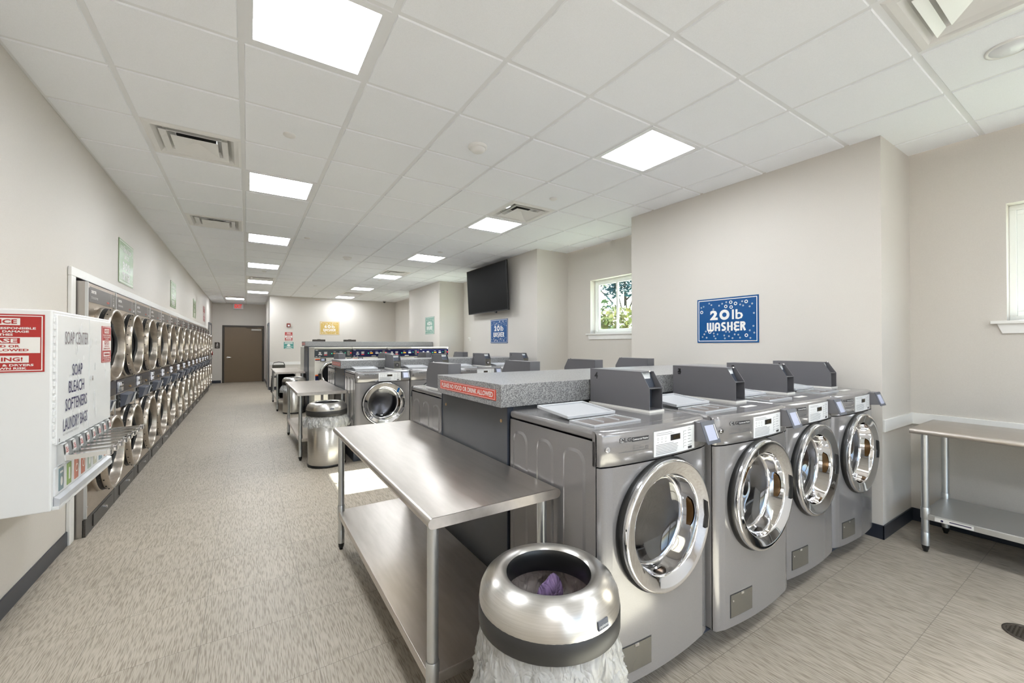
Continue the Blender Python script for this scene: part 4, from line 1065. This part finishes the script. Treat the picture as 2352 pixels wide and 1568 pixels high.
# ---------------------------------------------------------------- soap vending machine on the left wall
def soap_machine():
    yc = 3.24; hw = 0.475; fx = -0.76
    t_ = thing('soap_vending_machine', 'white wall mounted soap vending machine with eight chrome pull handles', 'vending machine', (fx, yc, 0), PI/2)
    # local: front faces -y, x runs away from the camera along the wall
    D = fx-XL-0.002
    z0, z1 = 0.655, 1.590
    b = MB(); b.box(-hw, hw, 0.0, D, z0, z1); b.build('case', M_soap, t_, bevel=0.006)
    b = MB(); b.box(-hw+0.03, hw-0.012, -0.010, 0.002, 0.955, 1.572); dr = b.build('door', M_soap, t_, bevel=0.003)
    b = MB(); b.box(0.02, 0.0225, -0.0108, -0.009, 0.96, 1.57); b.box(-hw+0.03, hw-0.012, -0.0105, -0.009, 0.9575, 0.9595); b.build('door_seam', M_shadowink, dr)
    b = MB(); zz = 0.965
    while zz < 1.56: b.box(-hw+0.012, -hw+0.030, -0.006, 0.003, zz, zz+0.022); zz += 0.0335
    b.build('hinge', M_soap, t_, bevel=0.002)
    b = MB(); y = -0.0112
    lines = (('SOAP', 1.270, -0.17), ('BLEACH', 1.185, -0.18), ('SOFTENERS', 1.100, -0.178), ('LAUNDRY BAGS', 1.005, -0.186))
    def word(b, s, x, z, h, w_, d): b.text(s, (x, y-d, z), h, w_, bold=0.0)
    sh = MB(); mn = MB()
    for s, z, x in lines:
        ww = {'SOAP': 0.155, 'BLEACH': 0.23, 'SOFTENERS': 0.325, 'LAUNDRY BAGS': 0.36}[s]
        sh.text(s, (x-0.004, y+0.0003, z-0.003), 0.062, ww, bold=0.02); mn.text(s, (x, y+0.0001, z), 0.060, ww, bold=0.012)
    sh.text('SOAP CENTER', (-0.179, y+0.0003, 1.427), 0.066, 0.35, bold=0.02)
    sh.build('shadow_lettering', M_shadowink, dr); mn.build('lettering', M_navy, dr)
    MB().text('SOAP CENTER', (-0.175, y+0.0001, 1.43), 0.064, 0.35, bold=0.005).build('lettering', M_plum, dr)
    # soft printed bubbles drifting behind the words
    b = MB(); rnd = random.Random(11)
    for k in range(26):
        x = rnd.gauss(-0.18, 0.07); z = rnd.uniform(0.99, 1.52); r = rnd.uniform(0.008, 0.022); b.disc((x, y+0.0010-k*0.00002, z), r, 'y', 14, r*1.5)
    for k in range(9): b.disc((rnd.uniform(0.06, 0.36), y+0.0010-k*0.00003, rnd.uniform(1.0, 1.5)), rnd.uniform(0.008, 0.018), 'y', 12, rnd.uniform(0.015, 0.035))
    b.build('bubble_pattern', mat('print_pale', srgb(221, 223, 224), 0.3), dr)
    b = MB(); b.cyl((0.045, -0.02, 1.238), 0.014, 0.012, 'y', 14); b.cyl((-0.425, -0.014, 0.975), 0.008, 0.005, 'y', 12); b.build('lock', M_chrome, dr)
    MB().text('NOT RESPONSIBLE FOR LOSS', (-0.26, y, 0.985), 0.009, 0.22).build('lettering', M_greyink, dr)
    n_ = notice('warning_decal', '', 0.20, 0.225, (0.355, -0.0105, 1.43), 0, dr)
    # coin pulls in a row below the door
    for k in range(8):
        x = -0.375+0.1065*k
        b = MB(); b.prism([(-0.0, 0.955), (-0.02, 0.950), (-0.028, 0.865), (0.0, 0.845)], 'x', x-0.030, x+0.026); f = b.build('coin_chute', M_pull, t_, bevel=0.003)
        b = MB(); b.quad((x-0.022, -0.0245, 0.945), (x+0.018, -0.0245, 0.945), (x+0.018, -0.0295, 0.900), (x-0.022, -0.0295, 0.900)); b.build('price_label', M_signwhite, f)
        b = MB(); b.text('25\u00a2', (x-0.004, -0.0302, 0.908), 0.026, 0.03, bold=0.02, uy=(0, 0.1, 0.99)); b.build('lettering', M_noticered, f)
        b = MB(); b.prism([(-0.02, 0.895), (-0.02, 0.868), (-0.175, 0.880), (-0.175, 0.898)], 'x', x-0.021, x+0.017)
        b.build('pull_slide', M_slide, t_, bevel=0.003)
        b = MB(); b.box(x-0.026, x+0.022, -0.19, -0.172, 0.872, 0.904); b.build('pull_grip', M_chrome, t_, bevel=0.005)
    # delivery tray with product pictures behind clear plastic
    b = MB(); b.box(-hw+0.03, hw-0.03, -0.006, 0.001, 0.715, 0.845); w_ = b.build('product_window', M_plate, t_, bevel=0.002)
    cols = [(120, 142, 148), (140, 164, 96), (188, 116, 96), (188, 116, 96), (170, 182, 170), (190, 190, 170), (130, 156, 172), (206, 160, 140)]
    for k, c in enumerate(cols):
        x = -0.375+0.1065*k
        m = mat('product_%d' % k, srgb(*c), 0.35)
        pc = MB().box(x-0.028, x+0.028, -0.0085, -0.0055, 0.728, 0.834).build('product_card', m, w_)
        b = MB()
        if k in (2, 3): b.lathe([(0.016, 0), (0.021, 0)], (x, -0.0092, 0.783), 'y', 20)
        elif k == 1: b.box(x-0.008, x+0.01, -0.0092, -0.0086, 0.752, 0.81)
        else: b.box(x-0.018, x+0.018, -0.0092, -0.0086, 0.81, 0.82); b.disc((x, -0.0092, 0.77), 0.014, 'y', 16, 0.022)
        b.build('product_print', M_signwhite, pc)
    b = MB(); b.prism([(-0.002, 0.712), (-0.022, 0.700), (-0.022, 0.672), (-0.002, 0.672)], 'x', -hw+0.03, hw-0.03); b.build('delivery_tray', M_tray, t_)
    b = MB()
    for k in range(34): b.box(-hw+0.04+k*0.0262, -hw+0.055+k*0.0262, -0.0225, -0.0215, 0.664, 0.6665)
    b.box(-hw+0.02, hw-0.02, -0.022, 0.0, 0.656, 0.671); b.build('tray_lip', M_soap, t_)
    n2 = notice('warning_decal', '', 0.305, 0.262, (0, 0, 0), 0, t_)
    n2.location = (-hw-0.0005, 0.175, 1.435); n2.rotation_euler = (0, 0, -PI/2)
soap_machine()

# ---------------------------------------------------------------- stainless work tables
def work_table(label, L, W_, H_, loc, rz=0.0, grp='stainless folding tables along the aisle', sticker=False):
    t_ = thing('work_table', label, 'table', loc, rz, grp)
    # top with rolled long edges and folded ends
    r = 0.019
    sec = [(-W_/2+r, H_)] + [(W_/2-r, H_)] + [(W_/2-r+r*math.sin(a), H_-r+r*math.cos(a)) for a in [PI*k/8 for k in range(1, 9)]] + [(W_/2-r-0.01, H_-2*r), (W_/2-r-0.01, H_-0.004), (-W_/2+r+0.01, H_-0.004), (-W_/2+r+0.01, H_-2*r)] + [(-W_/2+r-r*math.sin(a), H_-r-r*math.cos(a)) for a in [PI*k/8 for k in range(0, 8)]]
    b = MB(); n = len(sec)
    vs = [(p[0], y, p[1]) for y in (-L/2, L/2) for p in sec]
    b.add(vs, [(i, n+i, n+(i+1) % n, (i+1) % n) for i in range(n)], True)
    for y, s in ((-L/2, -1), (L/2, 1)):
        pl = [(-W_/2+r, H_)] + [(W_/2-r, H_)] + arc(W_/2-r, H_-r, r, PI/2, -PI/2, 8) + [(W_/2-r, H_-2*r), (-W_/2+r, H_-2*r)] + arc(-W_/2+r, H_-r, r, 1.5*PI, 0.5*PI, 8)
        b.prism(pl, 'y', y, y-s*0.003)
    top = b.build('tabletop', M_steel, t_)
    for f in top.data.polygons: f.use_smooth = True
    mo = top.modifiers.new('edge', 'EDGE_SPLIT'); mo.split_angle = math.radians(35)
    ix, iy = W_/2-0.045, L/2-0.07
    zs = 0.262
    for sx in (-1, 1):
        for sy in (-1, 1):
            x, y = sx*ix, sy*iy
            lg = MB().cyl((x, y, 0.05), 0.0205, H_-0.06-0.012, 'z', 20).build('leg', M_pull, t_)
            MB().lathe([(0.0225, 0.225), (0.0245, 0.23), (0.0245, 0.30), (0.0225, 0.305)], (x, y, 0), 'z', 20).build('shelf_socket', M_pull, lg)
            MB().lathe([(0.0225, 0.045), (0.0225, 0.13), (0.0207, 0.134)], (x, y, 0), 'z', 20).build('foot_sleeve', M_pull, lg)
            MB().lathe([(0.001, 0.0), (0.012, 0.0), (0.014, 0.012), (0.018, 0.02), (0.0205, 0.045), (0.0205, 0.052)], (x, y, 0), 'z', 18).build('foot', M_black, lg)
    b = MB(); b.box(-ix-0.018, ix+0.018, -iy-0.018, iy+0.018, zs, zs+0.004)
    b.frame('z', -ix-0.018, ix+0.018, -iy-0.018, iy+0.018, 0.004, zs-0.036, zs)
    sh = b.build('lower_shelf', M_pull if sticker else M_steel, t_, bevel=0.002)
    if sticker:
        b = MB(); b.box(-ix-0.0195, -ix-0.0175, iy-0.23, iy-0.05, zs-0.032, zs-0.006); st = b.build('maker_label', M_signwhite, sh)
        b = MB(); b.disc((-ix-0.0198, iy-0.085, zs-0.021), 0.007, 'x', 14); b.box(-ix-0.0199, -ix-0.0196, iy-0.22, iy-0.12, zs-0.02, zs-0.014); b.build('lettering', M_navy, st)
    return t_
TH = 0.838
work_table('stainless work table nearest the camera, in front of the trash can', 1.83, 0.575, TH, (0.805, 2.245, 0))
work_table('stainless work table beside the middle washer row', 1.83, 0.575, TH, (0.805, 6.565, 0))
work_table('stainless work table farthest down the aisle, with a black box under it', 1.83, 0.575, TH, (0.80, 11.02, 0))
work_table('grey steel work table against the wall under the right hand window', 1.83, 0.60, 0.845, (4.215, 0.025, 0), 0, 'steel table by the right wall', True)

t_ = thing('storage_box', 'big plain black box on the lower shelf of the farthest steel table', 'box', (0.755, 10.95, 0.2665))
MB().box(-0.145, 0.145, -0.62, 0.62, 0, 0.46).build('carton', M_matte, t_, bevel=0.004)
MB().box(-0.15, 0.15, -0.625, 0.625, 0.46, 0.50).build('lid', M_matte, t_, bevel=0.004)

# ---------------------------------------------------------------- trash cans
def trash_can(label, loc, H_, kind, seed):
    R = 0.208
    t_ = thing('trash_can', label, 'trash can', loc, 0, 'round stainless trash cans')
    MB().lathe([(0.001, 0.002), (R-0.004, 0.002), (R+0.004, 0.004), (R+0.004, 0.026), (R-0.002, 0.03)], n=48).build('base_ring', M_black, t_)
    MB().lathe([(R-0.002, 0.026), (R, 0.03), (R, H_-0.15), (R-0.006, H_-0.15), (R-0.006, 0.03)], n=56).build('body', M_can, t_)
    RL = 0.226
    MB().lathe([(RL-0.012, H_-0.146), (RL-0.002, H_-0.146), (RL, H_-0.143), (RL, H_-0.090), (RL-0.004, H_-0.085)], n=56).build('rim_band', M_band, t_)
    lid = MB().lathe([(RL-0.003, H_-0.088), (RL-0.002, H_-0.075), (RL-0.006, H_-0.05), (RL-0.018, H_-0.026), (RL-0.036, H_-0.009), (RL-0.056, H_-0.001), (RL-0.072, H_), (RL-0.084, H_-0.003), (RL-0.090, H_-0.009)], n=64).build('lid', M_can, t_)
    MB().lathe([(RL-0.090, H_-0.008), (RL-0.096, H_-0.02), (RL-0.094, H_-0.06), (RL-0.084, H_-0.085)], n=56).build('collar', M_black, t_)
    a = -PI/2+0.10
    nb = MB(); pl = nb.box(-0.021, 0.021, -0.003, 0.003, -0.012, 0.012).build('name_badge', M_bezel, t_, bevel=0.001)
    pl.location = (math.cos(a)*(RL-0.004), math.sin(a)*(RL-0.004), H_-0.063); pl.rotation_euler = (math.radians(-9), 0, a+PI/2)
    MB().text('simplehuman', (0, -0.0036, -0.006), 0.0075, 0.038).build('lettering', M_plate, pl)
    rnd = random.Random(seed)
    # clear liner: hangs out from under the band
    N = 200; rows = []; prof = kind
    for i, (rr, zz, wr) in enumerate(prof):
        row = []
        for k in range(N):
            th = 2*PI*k/N
            p = Vector((math.cos(th)*2.2, math.sin(th)*2.2, zz*5+seed*3.1))
            fold = noise.noise(p*1.6)*0.5 + (0.5-abs(noise.noise(p*2.3)*2))*0.8 + (0.5-abs(noise.noise(p*5.5+Vector((3,1,2)))*2))*0.5
            sag = noise.noise(Vector((math.cos(th)*1.2, math.sin(th)*1.2, seed)))
            r = rr + wr*fold*1.5 + (wr*0.8*sag if wr > 0.006 else 0) + wr*0.35*noise.noise(p*13)
            z = zz + (0.05*sag*(i/(len(prof)-1))**1.5 + 0.012*noise.noise(p*4)*(i > 1))
            row.append((max(r, R+0.003)*math.cos(th), max(r, R+0.003)*math.sin(th), max(z, 0.02)))
        rows.append(row)
    vs = [q for r in rows for q in r]; fs = []
    for i in range(len(rows)-1):
        for k in range(N):
            q = (k+1) % N; fs.append((i*N+k, i*N+q, (i+1)*N+q, (i+1)*N+k))
    lb = MB().add(vs, fs, True).build('liner', M_bag, t_); lb['label'] = 'clear plastic liner'
    # liner inside the throat
    rows = []; N = 72
    for rr, zz in ((R-0.016, H_-0.10), (R-0.018, H_-0.15), (R-0.03, H_-0.22), (R-0.06, H_-0.29), (0.09, H_-0.335), (0.001, H_-0.35)):
        rows.append([((rr+0.022*noise.noise(Vector((math.cos(2*PI*k/N)*3, math.sin(2*PI*k/N)*3, zz*6)))*min(1, rr*8))*math.cos(2*PI*k/N), (rr+0.022*noise.noise(Vector((math.cos(2*PI*k/N)*3, math.sin(2*PI*k/N)*3, zz*6+9)))*min(1, rr*8))*math.sin(2*PI*k/N), zz) for k in range(N)])
    vs = [q for r in rows for q in r]; fs = [(i*N+k, i*N+(k+1) % N, (i+1)*N+(k+1) % N, (i+1)*N+k) for i in range(len(rows)-1) for k in range(N)]
    MB().add(vs, fs, True).build('inner_liner', M_bagin, t_, subdiv=1)
    return t_
full = [(0.217, 0.0, 0.002)]
def skirt(H_, spread, drop, n=14, wr=0.03):
    out = []
    for k in range(n+1):
        u = k/n; out.append((0.213 + spread*math.sin(min(1, u*1.25)*PI/2), H_-0.15-drop*u, 0.002+wr*min(1, u*2.2)))
    return out
trash_can('open top trash can in the foreground with its clear liner bagging out', (0.826, 1.068, 0), 0.705, skirt(0.705, 0.040, 0.45, 36, 0.022), 1)
trash_can('open top trash can beside the middle steel table, liner fringe hanging', (0.815, 5.385, 0), 0.745, skirt(0.745, 0.042, 0.12, 10, 0.018), 2)
trash_can('open top trash can beyond the middle steel table, liner puffed out', (0.845, 9.80, 0), 0.745, skirt(0.745, 0.042, 0.15, 10, 0.02), 3)

# crumpled purple wrapper lying in the near can
rows = []; N = 20
for i in range(7):
    a = PI*i/6; row = []
    for k in range(N):
        t2 = 2*PI*k/N; q = Vector((math.sin(a)*math.cos(t2), math.sin(a)*math.sin(t2), math.cos(a)))
        r = 1+0.8*noise.noise(q*2.9+Vector((4, 1, 7))); row.append((q.x*0.055*r, q.y*0.018*r, q.z*0.06*r))
    rows.append(row)
vs = [q for r in rows for q in r]; fs = [(i*N+k, i*N+(k+1) % N, (i+1)*N+(k+1) % N, (i+1)*N+k) for i in range(6) for k in range(N)]
tag(MB().add(vs, fs, True).build('plastic_wrapper', M_wrap, loc=(0.912, 1.17, 0.55), subdiv=1), 'crumpled purple wrapper lying inside the foreground trash can', 'litter')

# ---------------------------------------------------------------- chair at the back wall
t_ = thing('metal_chair', 'black metal frame chair with padded back by the back wall', 'chair', (0.83, 14.32, 0), PI/2*0.0)
fr = MB()
for s in (-1, 1):
    fr.tube([(s*0.185, 0.19, 0.0), (s*0.175, 0.11, 0.45), (s*0.165, 0.16, 0.62), (s*0.16, 0.21, 0.80), (s*0.13, 0.225, 0.875), (0.0, 0.23, 0.895)], 0.0115, 10)
fr.build('back_frame', M_black, t_)
for s in (-1, 1):
    b = MB(); b.tube([(s*0.20, -0.21, 0.0), (s*0.195, -0.13, 0.42), (s*0.19, -0.08, 0.45)], 0.0115, 10); b.build('leg', M_black, t_)
    b = MB(); b.tube([(s*0.205, 0.20, 0.0), (s*0.195, -0.02, 0.42), (s*0.19, -0.05, 0.45)], 0.0115, 10); b.build('leg', M_black, t_)
MB().box(-0.20, 0.20, -0.21, 0.19, 0.445, 0.485).build('seat', M_black, t_, bevel=0.015)
MB().box(-0.165, 0.165, 0.165, 0.195, 0.58, 0.81).build('backrest', mat('chair_pad', srgb(64, 62, 54), 0.6), t_, bevel=0.012)

# ---------------------------------------------------------------- floor drain
t_ = thing('floor_drain', 'round bronze floor drain grate in the right hand aisle', 'drain', (3.24, 0.345, 0.0005))
MB().lathe([(0.088, 0.0), (0.088, 0.004), (0.076, 0.005), (0.074, 0.001)], n=40).build('rim', M_drain, t_)
b = MB(); b.disc((0, 0, 0.0008), 0.075, 'z', 40); b.build('sump', M_void, t_)
b = MB()
for k in range(-5, 6):
    q = k*0.0136; l_ = math.sqrt(max(0, 0.074**2-q*q)); b.box(-l_, l_, q-0.0032, q+0.0032, 0.001, 0.004); b.box(q-0.0032, q+0.0032, -l_, l_, 0.001, 0.0038)
b.build('grate', M_drain, t_)

# ---------------------------------------------------------------- outside
struct(MB().box(XR+0.25, 90, -60, 90, -0.5, -0.25).build('ground', M_grass))
struct(MB().box(-60, 90, -80, YN-0.15, -0.5, -0.06).build('pavement', mat('asphalt', srgb(104, 102, 99), 0.9)))
def tree(x, y, H_, R_, m, label, seed, n=4600, low=0.15):
    t_ = thing('tree', label, 'tree', (x, y, -0.25), 0, 'trees outside the windows')
    rnd = random.Random(seed)
    b = MB(); b.tube([(0, 0, 0), (0.08, 0.03, H_*0.3), (0.0, 0.08, H_*0.62)], [0.16, 0.12, 0.05], 9)
    for k in range(7):
        a = rnd.uniform(0, 2*PI); z = H_*rnd.uniform(0.25, 0.55); b.tube([(0.03, 0.04, z), (math.cos(a)*R_*0.4, math.sin(a)*R_*0.4, z+H_*0.14), (math.cos(a)*R_*0.8, math.sin(a)*R_*0.8, z+H_*0.26)], [0.05, 0.035, 0.015], 6)
    b.build('trunk', M_bark, t_)
    b = MB(); cl = []
    for k in range(26):
        a = rnd.uniform(0, 2*PI); z = rnd.uniform(low, 0.95); rr = R_*rnd.uniform(0.2, 1.0)*math.sqrt(max(0.1, 1-(2*z-1)**2*0.7)); cl.append((rr*math.cos(a), rr*math.sin(a), z*H_, R_*rnd.uniform(0.25, 0.42)))
    for k in range(n):
        c = rnd.choice(cl); d = Vector((rnd.gauss(0, 1), rnd.gauss(0, 1), rnd.gauss(0, 1))).normalized()*c[3]*rnd.random()**0.4
        p = Vector(c[:3])+d; s = rnd.uniform(0.09, 0.19); u = Vector((rnd.gauss(0, 1), rnd.gauss(0, 1), rnd.gauss(0, 1))).normalized(); v = u.orthogonal().normalized()
        b.quad(p-u*s, p-v*s*0.55, p+u*s, p+v*s*0.55)
    f = b.build('foliage', m, t_)
    return t_
tree(12.6, 14.6, 7.0, 2.0, M_leafA, 'light green tree at the left edge of the window beside the pilaster', 1, 6000, 0.05)
tree(18.5, 16.6, 9.0, 3.2, M_leafC, 'blue green tree filling the right pane of the window beside the pilaster', 2, 9000, 0.04)
tree(11.0, 10.6, 2.7, 1.5, M_leafB, 'low yellow green bush at the foot of the window view', 3, 3200, 0.05)
tree(20.5, 25.0, 6.0, 3.4, M_leafA, 'distant green tree between the two window trees', 4, 5000, 0.05)
tree(15.0, 2.4, 3.0, 1.8, M_leafC, 'low bluish bush outside the rightmost window', 5, 1800, 0.05)
